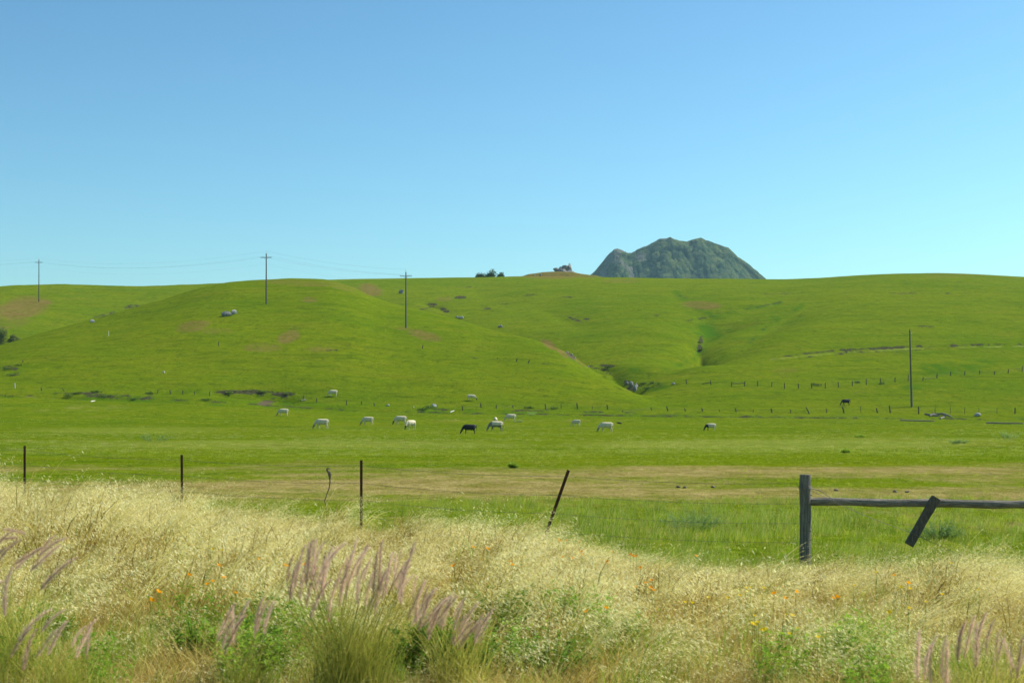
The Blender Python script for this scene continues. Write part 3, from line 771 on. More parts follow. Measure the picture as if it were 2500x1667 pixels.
# zones of the verge seen from above
def verge_points(n, y0, y1):
    # uniform over the trapezoid in view plus margin
    Y = y0 + (y1 - y0) * RS.rand(n * 2)
    keep = RS.rand(n * 2) < (Y + 4) / (y1 + 4)
    Y = Y[keep][:n]
    X = (RS.rand(len(Y)) * 2 - 1) * (0.40 * Y + 2.0)
    return X, Y
TUFTS = [(690, 1040, 9.4), (1020, 1230, 9.5), (540, 690, 9.2), (-200, 210, 9.9), (40, 260, 9.2), (2210, 2560, 9.2)]
def do_verge():
    X, Y = verge_points(12500, 8.2, 33)
    px = colpx(X, Y); z = h(X, Y); py = HZ + F * (EYE - z) / Y
    inz = Y < look(OATY, px) + RS.normal(0, .5, len(Y)) + 1.3 * fbm(X / 2.3, Y / 2.3, 50, 2)
    X, Y, px, z, py = [a[inz] for a in (X, Y, px, z, py)]
    kp = RS.rand(len(X)) < np.clip(.62 + 2.0 * fbm(X / .75, Y / 1.1, 150, 2), .12, 1)
    X, Y, px, z, py = [a[kp] for a in (X, Y, px, z, py)]
    n = len(X)
    HT = table([(-1000, .9), (0, .92), (500, .82), (800, .66), (1250, .62), (1450, .50), (1700, .36), (2000, .42), (2200, .52), (2400, .56), (2500, .5)], 60)
    back = look(HT, px)
    nearf = sstep((17 - Y) / 7)
    hh = back * (1 - nearf) + 0.56 * nearf
    patch = fbm(X / 2.2, Y / 3.5, 51, 3)
    gold = fbm(X / 3.0, Y / 4.0, 55, 3)
    # green-ness increases towards the road on the whole, golden further away
    gr = np.clip(sstep((12.4 - Y) / 2.4) * 0.80 + patch * .75 + .08, 0, 1)
    gr = np.maximum(gr, .45 * (np.exp(-((px - 440) / 70) ** 2 - ((py - 1480) / 150) ** 2)))
    gr = np.where((px > 1500) & (px < 2500) & (py < 1440), gr + .18, gr)
    u = RS.rand(n)
    # species
    oatp = np.clip(.80 - gr * .32, .42, 1)
    is_o = u < oatp
    vi = RS.randint(0, 5, n)
    r2 = RS.rand(n)
    vi = np.where(r2 < gr * .75, 5 + RS.randint(0, 2, n), vi)
    vi = np.where((r2 > .93 - .45 * np.clip(gold, 0, 1)) & (gr < .5), 7 + RS.randint(0, 2, n), vi)
    vi = np.where(RS.rand(n) < .15, 9 + RS.randint(0, 3, n), vi)
    s = hh / .88 * RS.uniform(.7, 1.15, n)
    s *= np.clip(1 + .55 * fbm(X / 1.4, Y / 1.6, 77, 2), .55, 1.4)
    s *= np.where(RS.rand(n) < .06, 1.3, 1.0)
    s = np.where(Y < 9.8, s * (.55 + .45 * (Y - 8.2) / 1.6), s)
    for tx0, tx1, tY in TUFTS:      # shorter growth in front of the plumed clumps
        s = np.where((px > tx0) & (px < tx1) & (Y < tY + .35), s * .58, s)
    rot = np.stack([RS.normal(0, .05, n), RS.normal(0, .10, n), RS.normal(0, .28, n)], -1)
    scl = np.stack([.55 + .45 * s, .55 + .45 * s, s], -1)
    Pp = np.stack([X, Y, z], -1)
    m = is_o
    scatter('oat_grass', oats, Pp[m], rot[m], scl[m], vi[m], 'tall pale wild oats bent by the wind along the road verge')
    m = ~is_o & (RS.rand(n) < .3 + gr * .5)
    g2 = gr[m]
    cl = fbm(X[m] / .9, Y[m] / 1.3, 58, 2)
    v2 = np.where((cl > .28) & (g2 > .4), 3 + RS.randint(0, 3, m.sum()), RS.randint(0, 3, m.sum()))
    s2 = RS.uniform(.6, 1.15, m.sum()) * np.where(Y[m] > 16, .8, 1.0)
    scatter('verge_herbs', greens + forbs, Pp[m], rot[m] * [1, 1, 6], np.stack([s2] * 3, -1), v2, 'green grass and leafy weeds growing among the oats')
    # low dead thatch between the stalks
    X, Y = verge_points(12000, 8.0, 32); px = colpx(X, Y)
    k = Y < look(OATY, px); X, Y = X[k], Y[k]; n = len(X)
    scatter('dry_thatch', thats, np.stack([X, Y, h(X, Y)], -1), np.stack([np.zeros(n), np.zeros(n), RS.rand(n) * 6.28], -1),
            np.stack([RS.uniform(.6, 1.1, n)] * 3, -1), RS.randint(0, 3, n), 'short golden dead grass matted under the oats')
do_verge()

# pasture grass just beyond the fence, thinning out into the field
tufts = [make_blades(34, .10, .30, .16, .007, [M['pasture'], M['green']], .3, 2.2) for i in range(3)]
tufts += [make_blades(26, .16, .42, .15, .007, [M['green'], M['paletuft']], .3, 1.8, 3) for i in range(2)]
tufts += [make_blades(26, .05, .14, .2, .009, [M['goldstraw'], M['straw']], .7, 3) for i in range(2)]
def edge0(py, X, Y): return py + 14 * fbm(X / 4, Y / 3, 141, 2)
def do_pasture():
    n = 52000
    Y = 17 + (95 - 17) * RS.rand(n) ** 1.25
    X = (RS.rand(n) * 2 - 1) * (0.385 * Y + 1.5)
    px = colpx(X, Y); z = h(X, Y); py = HZ + F * (EYE - z) / Y
    k = Y > look(OATY, px) - .6
    X, Y, px, z, py = [a[k] for a in (X, Y, px, z, py)]; n = len(X)
    pyw = py + 12 * fbm(X / 5, Y / 4, 140, 3)
    dband = ((pyw < 1222) & (pyw > 1128)).astype(float) * .8 + (pyw >= 1222) * .22
    dband = np.maximum(dband, ((py < 1216) & (py > 1184)) * .95)
    hole = np.exp(-((px - 300) / 420) ** 2 - ((py - 1162) / 16) ** 2) + np.exp(-((px - 2080) / 260) ** 2 - ((py - 1180) / 14) ** 2)
    dband = dband * (1 - .8 * np.clip(hole, 0, 1))
    isd = RS.rand(n) < dband
    u = RS.rand(n); tallz = sstep((px - 900) / 600) * (py > 1215) * .45 + .06
    vi = np.where(isd, 5 + RS.randint(0, 2, n), np.where(u < tallz, 3 + RS.randint(0, 2, n), RS.randint(0, 3, n)))
    s = RS.uniform(.6, 1.2, n) * np.clip(1 + .6 * fbm(X / 2.2, Y / 3.0, 62, 2), .4, 1.6)
    s = np.where(edge0(py, X, Y) < 1216, s * .4, s * (.38 + .28 * sstep((px - 500) / 900)))
    edge = py + 14 * fbm(X / 4, Y / 3, 141, 2)
    keep = RS.rand(n) < np.where(edge < 1130, .5, np.where(edge < 1216, .5, np.where(edge < 1240, .6, .75)))
    Pp = np.stack([X, Y, z], -1); rot = np.stack([np.zeros(n), np.zeros(n), RS.normal(0, 1.0, n)], -1)
    scatter('pasture_grass', tufts, Pp[keep], rot[keep], np.stack([s * 1.25, s * 1.25, s], -1)[keep], vi[keep], 'green pasture grass beyond the roadside fence')
do_pasture()
# coarser tufts further out give the mown-carpet grain of the meadow
ftufts = [make_blades(22, .06, .16, .35, .02, [M['pasture'], M['green']], .6, 3) for i in range(2)] + [make_blades(22, .08, .18, .35, .02, [M['paletuft'], M['pasture']], .5, 3) for i in range(2)]
def do_meadow():
    n = 30000
    Y = 80 + (262 - 80) * RS.rand(n) ** 1.1; X = (RS.rand(n) * 2 - 1) * .385 * Y
    d = fbm(X / 14, Y / 9, 66, 3); k = RS.rand(n) < np.clip(.45 + d, .05, 1)
    X, Y, d = X[k], Y[k], d[k]; n = len(X); px = colpx(X, Y); z = h(X, Y); py = HZ + F * (EYE - z) / Y
    pp = .12 + .35 * np.exp(-((py - 1082) / 22) ** 2)
    vi = np.where(RS.rand(n) < pp, 2 + RS.randint(0, 2, n), RS.randint(0, 2, n))
    s = RS.uniform(.5, 1.1, n)
    scatter('meadow_grass', ftufts, np.stack([X, Y, z], -1), np.stack([np.zeros(n), np.zeros(n), RS.rand(n) * 6.28], -1), np.stack([s, s, s * .8], -1), vi, 'short tufted grass of the grazed flat meadow')
do_meadow()

# ------------------------------------------------------------------ fountain grass with mauve plumes
def make_plume(Lp, seed):
    random.seed(seed); mb = MB()
    pts = [Vector((0, 0, 0))]; p = Vector((0, 0, 0)); az = 0
    for i in range(8):
        a = .04 + [.18, .34, .5, .28, .65, .1][seed % 6] * (i / 8) ** 2; p = p + Vector((math.sin(a), 0, math.cos(a))) * Lp / 8; pts.append(p.copy())
    rad = [.002, .002, .002, .002, .002, .002, .0018, .0015, .001]
    mb.tube(pts, rad, 6)
    for i in range(230):
        t = random.uniform(0.0, 7.9); j = int(t); q = pts[j].lerp(pts[j + 1], t - j); d = (pts[j + 1] - pts[j]).normalized()
        a = random.uniform(0, 6.28); o = Vector((math.cos(a), math.sin(a), 0)); e = (d * random.uniform(.7, 1.4) + o * .75).normalized()
        l = random.uniform(.026, .050) * (1 - .6 * (t / 8) ** 3) * (.7 + .3 * min(t, 1)); w = .0011; s = e.cross(Vector((0, 1, 0.1))).normalized() if abs(e.y) < .9 else Vector((1, 0, 0))
        mb.add([q - s * w, q + s * w, q + e * l + s * w * .3, q + e * l - s * w * .3], [(0, 1, 2, 3)])
    return mb.build('plume', M['plume'], link=False).data
PL = [make_plume(.26, 100 + i) for i in range(6)]
random.seed(77)
def fountain(label, px, py, Y, tips, tuft_r, nbl, tall, lean=.2):
    """tips: list of (photo x, photo y of the plume top, length factor, tilt)"""
    bx = (px - 1250) / F * Y; bz = gz(bx, Y)
    root = empty('fountain_grass', (bx, Y, bz), label, 'ornamental grass', 'plumed grass clumps on the verge')
    mb = MB()
    for k in range(nbl):
        r = tuft_r * random.random() ** .6; a = random.uniform(0, 6.28)
        b = Vector((r * math.cos(a) * .7, r * math.sin(a) * .5, -.03))
        ribbon(mb, arc(b, tall * random.uniform(.45, 1.0), random.uniform(.05, .5), a * .0 + random.choice([0, 0, math.pi]) + random.gauss(0, .8), random.uniform(.1, 1.0), 5), .0055, .001, 0)
    st = MB()
    for (tx, ty, lf, tilt) in tips:
        yy = Y + random.uniform(-.25, .25)
        X = (tx - 1250) / F * yy - bx; Z = EYE - (ty - HZ) / F * yy - bz
        Lp = .26 * lf
        foot = Vector((X - math.sin(tilt) * Lp - math.sin(.25) * Lp * .55, yy - Y, Z - math.cos(tilt) * Lp * .93))
        o = bpy.data.objects.new('plume', random.choice(PL)); C.objects.link(o); o.parent = root
        o.location = foot; o.rotation_euler = (random.gauss(0, .08), tilt, random.gauss(0, .35)); o.scale = (lf, lf, lf)
        b = Vector((max(-tuft_r, min(tuft_r, foot.x * .45)), random.uniform(-.1, .1), 0))
        mid = b.lerp(foot, .55) + Vector((-.05 * math.copysign(1, foot.x - b.x + .01), 0, .03))
        st.tube([b, mid, foot], [.0022, .002, .0016], 4)
    mb.build('blades', M['tussock'], root)
    st.build('stems', M['tussock'], root)
    return root
def tipcloud(n, x0, x1, fn, jit, l0, l1, t0, tj):
    out = []
    for i in range(n):
        x = x0 + (x1 - x0) * (i + random.random()) / n
        out.append((x, fn(x) + jit * random.random() ** 1.3, random.uniform(l0 * .75, l1), random.gauss(t0, tj * 1.4)))
    return out
fountain('large plumed grass clump with tall mauve plumes in the middle of the verge', 850, 0, 8.6,
         tipcloud(46, 715, 1030, lambda x: 1312 + .0006 * (x - 890) ** 2, 100, .75, 1.15, .10, .12), .34, 520, .95)
fountain('lower plumed grass clump just right of the large middle one', 1120, 0, 8.9,
         tipcloud(26, 1030, 1215, lambda x: 1420 + (x - 1030) * .35, 55, .75, 1.05, .38, .12), .25, 220, .75)
fountain('sparse plumed grass clump left of the large middle one', 600, 0, 8.4,
         tipcloud(10, 560, 680, lambda x: 1480 - (x - 560) * .25, 60, .8, 1.1, .3, .12), .2, 160, .6)
fountain('plumed grass clump with strongly bent plumes at the left edge under the first metal post', 40, 0, 9.2,
         tipcloud(15, -60, 200, lambda x: 1285 + abs(x - 60) * .12, 60, .9, 1.25, .85, .2), .3, 240, .95)
fountain('small plumed grass clump low on the left between bent and sparse ones', 150, 0, 8.3,
         tipcloud(9, 60, 250, lambda x: 1480 + (x - 150) * .05, 60, .8, 1.05, .5, .15), .22, 160, .6)
fountain('plumed grass clump with upright mauve plumes in the bottom right corner', 2390, 0, 7.6,
         tipcloud(18, 2240, 2520, lambda x: 1540 - 40 * math.exp(-((x - 2400) / 60) ** 2), 60, .8, 1.15, .08, .12), .3, 260, .75)
fountain('few plumes low at the very left edge of the verge', -20, 0, 8.2,
         tipcloud(10, -60, 40, lambda x: 1370, 60, .8, 1.1, .5, .2), .2, 120, .7)

# lush leafy plants in the verge
def leafy(name, label, cat, px, Y, W, Hh, n, mat, leaf, group=None):
    bx = (px - 1250) / F * Y; root = empty(name, (bx, Y, gz(bx, Y)), label, cat, group)
    mb = MB(); st = MB()
    for k in range(n):
        a = random.uniform(0, 6.28); r = W / 2 * math.sqrt(random.random())
        top = Vector((r * math.cos(a), r * math.sin(a) * .7, Hh * random.uniform(.45, 1.0) * (1 - .45 * (2 * r / W) ** 2)))
        b = Vector((top.x * .35, top.y * .35, -.02)); st.tube([b, b.lerp(top, .6) + Vector((0, 0, .03)), top], [.004, .003, .0015], 4)
        for i in range(16):
            q = b.lerp(top, random.uniform(.25, 1)); az = random.uniform(0, 6.28); el = random.uniform(-.3, .8)
            d = Vector((math.cos(az) * math.cos(el), math.sin(az) * math.cos(el), math.sin(el))); s = d.cross(Vector((0, 0, 1))).normalized()
            l = leaf * random.uniform(.6, 1.3); w = l * .45; up = Vector((0, 0, l * .12))
            mb.add([q, q + d * l * .5 - s * w / 2 + up, q + d * l, q + d * l * .5 + s * w / 2 + up], [(0, 1, 2, 3)], 0)
    mb.build('leaves', mat, root); st.build('stem', mat, root)
    return root
leafy('leafy_weed', 'dark green leafy weed patch right below the large plumed clump', 'weed', 1060, 9.4, .9, .50, 190, M['lushleaf'], .05, 'leafy weeds on the verge')
leafy('leafy_weed', 'bright green leafy weed left of the sparse plumed clump', 'weed', 480, 10.2, .5, .34, 60, M['lushleaf'], .045, 'leafy weeds on the verge')
leafy('leafy_weed', 'green leafy weed spreading at the bottom middle of the verge', 'weed', 1340, 9.8, .8, .36, 80, M['lushleaf'], .045, 'leafy weeds on the verge')
leafy('leafy_weed', 'green leafy weed behind the bent plumed clump at the left edge', 'weed', 95, 10.6, .6, .42, 110, M['lushleaf'], .045, 'leafy weeds on the verge')
leafy('leafy_weed', 'small green leafy weed at the bottom right beside the corner plumes', 'weed', 2130, 9.6, .5, .34, 45, M['lushleaf'], .045, 'leafy weeds on the verge')
for px_, py_, w_, h_, lb in ((1690, 1295, 1.5, .5, 'bushy silvery green weed in the field left of the wooden fence post'),
                             (2290, 1318, 1.2, .45, 'silvery green weed under the wooden rail by the hanging plank'),
                             (1255, 1142, .6, .22, 'small dark weed on the brown field behind the leaning post'),
                             (2065, 1105, .6, .25, 'small dark weed in the meadow right above the wooden post'),
                             (382, 1078, 3.2, .9, 'wide pale sage bush alone on the meadow at the left'),
                             (2458, 1072, 2.8, .9, 'dark sage bush on the meadow at the right edge'),
                             (2345, 1083, 2.0, .4, 'low pale weed patch on the meadow left of the dark sage bush'),
                             (2100, 1068, 1.3, .4, 'small dark weed on the meadow below the bare pole'),
                             (1300, 1014, 2.2, .8, 'small sage bush behind the cows near the lower fence'),
                             (1265, 1031, 2.2, .5, 'low dark weed at the hooves of the pale cow')):
    p = hit(px_, py_)
    leafy('field_weed', lb, 'weed', px_, p.y, w_, h_, 110 if p.y < 40 else 22, M['sage'] if 'sage' in lb or 'silvery' in lb or 'pale' in lb else M['green'], .05 if p.y < 40 else .16, 'weeds scattered over the meadow')

# ------------------------------------------------------------------ flowers
def flower_meshes():
    out = {}
    for key in ('poppy', 'yellow'):
        mb = MB(); R_ = .019 if key == 'poppy' else .016; npet = 4 if key == 'poppy' else 8
        for k in range(npet):
            a = 2 * math.pi * k / npet; d = Vector((math.cos(a), math.sin(a), 0)); s = Vector((-d.y, d.x, 0)); w = R_ * (1.5 if npet == 4 else .7)
            mb.add([Vector((0, 0, 0)), d * R_ * .6 - s * w * .5 + Vector((0, 0, R_ * .5)), d * R_ * 1.1 - s * w * .3 + Vector((0, 0, R_ * .9)),
                    d * R_ * 1.1 + s * w * .3 + Vector((0, 0, R_ * .9)), d * R_ * .6 + s * w * .5 + Vector((0, 0, R_ * .5))], [(0, 1, 2, 3, 4)])
        st = MB(); st.tube([(0, 0, -.42), (.01, 0, -.2), (0, 0, 0)], [.002, .002, .0018], 4)
        out[key] = (mb.build('petals', M[key], link=False).data, st.build('stem', M['green'], link=False).data)
    return out
FM = flower_meshes()
ORD = ['leftmost', 'second from left', 'third from left', 'fourth from left', 'fifth from left', 'sixth from left', 'seventh from left', 'eighth from left', 'ninth from left', 'tenth from left', 'eleventh from left', 'twelfth from left', 'thirteenth from left']
def ordinal(i, n): return 'rightmost' if i == n - 1 and n > 1 else ORD[i]
flow = {
 'poppy': [('orange poppies in the oats at far left', [(423, 1322), (367, 1464), (373, 1467), (386, 1446), (462, 1405)]),
   ('orange poppies behind the large middle plumes at their left', [(506, 1427), (519, 1420), (547, 1411), (536, 1381), (541, 1383), (576, 1448), (634, 1365), (698, 1383), (744, 1380)]),
   ('orange poppies between the large middle plumes and the leaning post', [(1155, 1336), (1189, 1340), (1192, 1342), (1245, 1372), (1251, 1380), (1108, 1382)]),
   ('orange poppies at the foot of the leaning post', [(1364, 1317), (1368, 1322), (1383, 1320), (1416, 1322), (1421, 1347), (1421, 1354), (1399, 1364), (1374, 1361)]),
   ('orange poppies in thin oats between leaning and wooden posts', [(1483, 1373), (1496, 1348), (1539, 1355), (1546, 1357), (1554, 1359), (1564, 1387), (1592, 1417), (1578, 1424), (1596, 1442), (1589, 1435), (1553, 1434), (1482, 1486), (1433, 1493), (1700, 1358)]),
   ('orange poppies right below the wooden post and rail', [(1943, 1445), (2184, 1405), (2217, 1424), (1918, 1462), (1890, 1450), (2044, 1458), (2036, 1461)])],
 'yellow': [('yellow daisies in the row left of the wooden post foot', [(1672, 1471), (1690, 1473), (1728, 1459), (1778, 1461), (1806, 1455), (1821, 1436), (1833, 1436), (1825, 1445), (1863, 1436), (1842, 1504)]),
   ('yellow daisies clustered below left of the wooden post', [(1838, 1524), (1846, 1527), (1852, 1520), (1860, 1538), (1868, 1538), (1928, 1548), (1948, 1534), (1998, 1557), (1922, 1501), (1937, 1504), (1932, 1503)]),
   ('yellow daisies below the hanging plank in the right verge', [(2221, 1438), (2199, 1434), (2218, 1485), (2172, 1496), (2324, 1375), (2085, 1430), (2140, 1398), (2390, 1440), (2260, 1470), (2300, 1452)]),
   ('yellow daisies standing high under the wooden rail', [(2408, 1289), (2365, 1329)]),
   ('yellow daisies in the oats left of the large plumes', [(508, 1334), (544, 1344), (520, 1341)])]}
for key, cl in flow.items():
    for lb, pts in cl:
        one = lb.replace('single ', '').replace('poppies', 'poppy').replace('daisies', 'daisy').replace('yellow daisy', 'small yellow daisy')
        pts = sorted(pts)
        for fi, (a, b) in enumerate(pts):
            off = .42 if b > 1400 else .46
            p = hit(a, b, off, 8.0)
            r = empty('orange_poppy' if key == 'poppy' else 'yellow_daisy', (p.x, p.y, p.z), ordinal(fi, len(pts)) + ' of the ' + lb.replace('single ', ''), 'flower', lb.replace('single ', ''), random.uniform(0, 6))
            o = bpy.data.objects.new('petals', FM[key][0]); C.objects.link(o); o.parent = r; o.location = (0, 0, off); o.rotation_euler = (random.uniform(-.1, .8), random.uniform(-.4, .4), 0)
            s_ = random.uniform(.8, 1.2); o.scale = (s_, s_, s_)
            o = bpy.data.objects.new('stem', FM[key][1]); C.objects.link(o); o.parent = r; o.location = (0, 0, off); o.scale = (1, 1, off / .42)

# ------------------------------------------------------------------ roadside fence
def pt(px, py, Y): return Vector(((px - 1250) / F * Y, Y, EYE - (py - HZ) / F * Y))
def tpost_mesh(Lp):
    mb = MB()
    # T section: flange plus web, with studs up the face
    mb.box((0, 0, Lp / 2 - .15), .036, .005, Lp + .3); mb.box((0, .0175, Lp / 2 - .15), .005, .030, Lp + .3)
    for k in range(int(Lp / .055)):
        mb.box((0, -.0055, .03 + k * .055), .012, .006, .014)
    return mb
fence = empty('wire_fence', (0, 26, gz(0, 26)), 'roadside barbed wire fence with four rusty metal posts in the oats', 'fence')
fl = fence.location
posts = [(60, 1088, 31.9, 0), (445, 1110, 28.9, 0), (882, 1123, 26.1, 0), (1390, 1148, 23.9, 1)]
tops = []
for (px, py, Y, leanp) in posts:
    top = pt(px, py, Y); zb = gz(top.x, Y)
    mb = tpost_mesh(1.35); o = mb.build('metal_post', M['rust'], fence)
    if leanp:
        base = pt(1330, 1312, Y + .0); d = (top - base); ang = math.atan2(d.x, d.z); Lp = 1.42
        tp = top; bs = top - d.normalized() * Lp
        o.location = bs - fl; o.rotation_euler = (0, ang, .2); o.scale = (1.45, 1.45, Lp / 1.35)
        tops.append((bs, d.normalized(), Lp))
        o['label'] = 'leaning rusty metal post'
    else:
        o.location = Vector((top.x, Y, top.z - 1.35)) - fl; o.rotation_euler = (random.uniform(-.02, .02), random.uniform(-.01, .01), .25); o.scale = (1.35, 1.35, 1)
        tops.append((Vector((top.x, Y, top.z - 1.35)), Vector((0, 0, 1)), 1.35))
wood_base = pt(1966, 1390, 22.4)
nodes_far_left = pt(-420, 1070, 36.5)
for hgt in (1.25, .93, .62, .32):
    line = [Vector((nodes_far_left.x, nodes_far_left.y, gz(nodes_far_left.x, 36.5) + hgt))]
    for (b, d, Lp) in tops: line.append(b + d * (Lp * hgt / 1.35) + Vector((0, -.03, 0)))
    line.append(Vector((wood_base.x, 22.3, gz(wood_base.x, 22.4) + hgt + .12)))
    mb = MB(); pts = []
    for i in range(len(line) - 1):
        a, b = line[i], line[i + 1]
        for k in range(10):
            t = k / 10; q = a.lerp(b, t); q.z -= .05 * 4 * t * (1 - t) * (1 + .6 * random.random() * 0); pts.append(q - fl)
    pts.append(line[-1] - fl)
    mb.tube(pts, .0021, 4)
    for i in range(len(pts) - 1):
        for k in range(4):
            q = Vector(pts[i]).lerp(pts[i + 1], (k + .5) / 4)
            for s_ in (-1, 1): mb.tube([q + Vector((-.006, 0, -.012 * s_)), q + Vector((.006, 0, .012 * s_))], .0012, 3)
    mb.build('barbed_wire', M['wire'], fence)

# the crooked stick tied in the fence
stick = empty('crooked_stick', tuple(pt(800, 1235, 26.6)), 'thin crooked dead stick standing left of the third metal post', 'stick')
mb = MB()
sp = [(795, 1240), (796, 1228), (793, 1218), (799, 1200), (804, 1188), (806, 1172), (804, 1160), (802, 1150), (798, 1141)]
mb.tube([pt(a, b + 3, 26.6) + Vector((0, random.uniform(-.03, .03), 0)) - stick.location for a, b in sp], [.011, .011, .010, .010, .011, .012, .016, .02, .018], 7, jit=.15)
mb.tube([pt(806, 1165, 26.6) - stick.location, pt(805, 1152, 26.6) - stick.location, pt(796, 1146, 26.6) - stick.location], [.016, .016, .01], 6, jit=.15)
mb.tube([pt(806, 1168, 26.6) - stick.location, pt(808, 1156, 26.5) - stick.location], [.012, .008], 5)
mb.tube([pt(799, 1143, 26.6) - stick.location, pt(806, 1144, 26.5) - stick.location], [.014, .007], 5)
mb.build('twig', M['bark'], stick)

# wooden brace: post, rail, hanging plank
corner = empty('wooden_fence', (wood_base.x, 22.4, gz(wood_base.x, 22.4)), 'weathered wooden fence post with long rail and hanging plank at the right', 'fence')
cl_ = corner.location
topw = pt(1967, 1158, 22.4)
mb = MB(); Hh = topw.z - cl_.z
n_ = 14
mb.tube([(0.004 * math.sin(i * .9), 0, -.3 + (Hh + .3) * i / n_) for i in range(n_ + 1)], [.088 + .004 * math.sin(i * 1.7) for i in range(n_)] + [.083], 20, jit=.04)
mb.build('post', M['wood'], corner, smooth=False)
far_ = pt(2700, 1170, 22.0); fz = gz(far_.x, 22.0); mb = MB()
mb.tube([Vector((far_.x, 22.0, fz - .3 + (far_.z - fz + .3) * i / 10)) - cl_ for i in range(11)], .088, 20, jit=.04)
mb.build('post', M['wood'], corner)
ra = pt(1976, 1224, 22.42); rb = pt(2700, 1234, 22.0)
mb = MB()
mb.tube([ra.lerp(rb, i / 16) + Vector((0, 0, .006 * math.sin(i * 1.1))) - cl_ for i in range(17)], [.064 + .004 * math.sin(i * 2.1) for i in range(17)], 16, jit=.05)
mb.build('rail', M['railwood'], corner)
pa, pb_ = pt(2285, 1214, 22.1), pt(2219, 1330, 22.1)
d = (pa - pb_).normalized(); ang = math.atan2(d.x, d.z)
mb = MB(); Rm = Matrix.Rotation(ang, 3, 'Y'); Lk = (pa - pb_).length
segs = 8
ww = [.128, .132, .128, .13, .125, .122, .13, .136, .132]
Vp = []; Fp = []
for i in range(segs + 1):
    t = (i / segs - .5) * Lk
    for (sx_, sy_) in ((-1, -1), (1, -1), (1, 1), (-1, 1)):
        Vp.append(Rm @ Vector((sx_ * ww[i] / 2 + random.uniform(-.003, .003), sy_ * .045, t)) + (pa + pb_) / 2 - cl_)
for i in range(segs):
    for k in range(4): Fp.append((i * 4 + k, i * 4 + (k + 1) % 4, i * 4 + 4 + (k + 1) % 4, i * 4 + 4 + k))
Fp += [(3, 2, 1, 0), tuple(segs * 4 + k for k in range(4))]
mb.add(Vp, Fp); mb.build('hanging_plank', M['plank'], corner)
mb = MB()
w0 = pt(1973, 1193, 22.25); w1 = pt(2225, 1300, 22.0); w2 = pt(2360, 1362, 21.8)
mb.tube([w0.lerp(w1, i / 8) - cl_ + Vector((0, 0, -.04 * math.sin(math.pi * i / 8))) for i in range(9)] + [w1.lerp(w2, i / 4) - cl_ for i in range(1, 5)], .0035, 4)
for k in range(4):
    z = w0.z - .0 + k * .014 - cl_.z
    mb.tube([(.103 * math.cos(a), .103 * math.sin(a), z + .01 * math.sin(a * 2)) for a in [i * math.pi / 8 for i in range(17)]], .003, 4, cap=False)
mb.tube([w0 - cl_, pt(2000, 1196, 22.2) - cl_, pt(2038, 1222, 22.15) - cl_], .0045, 4)
mb.tube([pt(1978, 1190, 22.2) - cl_, pt(2005, 1200, 22.2) - cl_, pt(2016, 1206, 22.2) - cl_, pt(2018, 1201, 22.2) - cl_], .0035, 4)
mb.build('tie_wire', M['wire'], corner)
mb = MB()
for i in range(8):
    a = random.uniform(math.pi * 1.15, math.pi * 1.85); mb.tube([(.09 * math.cos(a), .09 * math.sin(a), .2 + i * .14), (.106 * math.cos(a), .106 * math.sin(a), .2 + i * .14)], .006, 5)
mb.build('nail', M['rust'], corner)

# ------------------------------------------------------------------ utility poles and wires
def utility(px, ptop, pbase, label, arm=True, topx=None):
    b = hit(px, pbase); Ht = (pbase - ptop) / F * b.y
    root = empty('utility_pole', tuple(b), label, 'utility pole', 'poles of the power line over the hills' if arm else None)
    dx = ((topx or px) - px) / F * b.y
    mb = MB(); mb.tube([(dx * i / 8, 0, -.5 + (Ht + .5) * i / 8) for i in range(9)], [.20 - .075 * i / 8 for i in range(9)], 12); mb.build('pole', M['pole'], root)
    if arm:
        az = Ht - 1.0
        mb = MB(); mb.box((0, -.2, az), 2.7, .10, .13); mb.build('crossarm', M['pole'], root)
        mb = MB()
        for s_ in (-1, 1): mb.tube([(s_ * .55, -.22, az - .03), (0, -.15, az - .55)], .02, 5)
        mb.build('arm_brace', M['pole'], root)
        for x_ in (-1.25, -.7, .7, 1.25):
            mb = MB(); mb.tube([(x_, -.2, az + .05), (x_, -.2, az + .13), (x_, -.2, az + .16), (x_, -.2, az + .26), (x_, -.2, az + .30)], [.02, .02, .06, .065, .03], 8); mb.build('insulator', M['ceramic'], root)
        mb = MB(); mb.tube([(0, 0, Ht), (0, 0, Ht + .35)], .02, 5); mb.tube([(0, 0, Ht + .35), (0, 0, Ht + .5), (0, 0, Ht + .6)], [.05, .06, .03], 8); mb.build('top_pin', M['ceramic'], root)
    else:
        mb = MB(); mb.tube([(dx + .1, 0, Ht - .6), (dx + .35, 0, Ht - .6)], .025, 5); mb.tube([(dx + .35, 0, Ht - .62), (dx + .35, 0, Ht - .45)], [.07, .05], 8); mb.build('bracket', M['ceramic'], root)
        mb = MB(); mb.tube([(dx, 0, Ht), (dx, 0, Ht + .35)], .03, 5); mb.build('top_pin', M['farpost'], root)
    return root, b, Ht
u1 = utility(95, 634, 737, 'farthest utility pole, standing on a brown knoll at the far left')
u2 = utility(650, 619, 742, 'tall utility pole on the hilltop, middle one of the three')
u3 = utility(991, 664, 800, 'nearest utility pole with crossarm on the hillside, its shadow on the grass')
utility(2226, 806, 993, 'bare leaning wooden pole without crossarm beside the lower fence', False, 2221)
def apt(u, k):
    r, b, Ht = u
    return b + Vector({'l': (-1.25, -.2, Ht - .72), 'r': (1.25, -.2, Ht - .72), 't': (0, 0, Ht + .6), 'p': (0, -.2, Ht - 2.6)}[k])
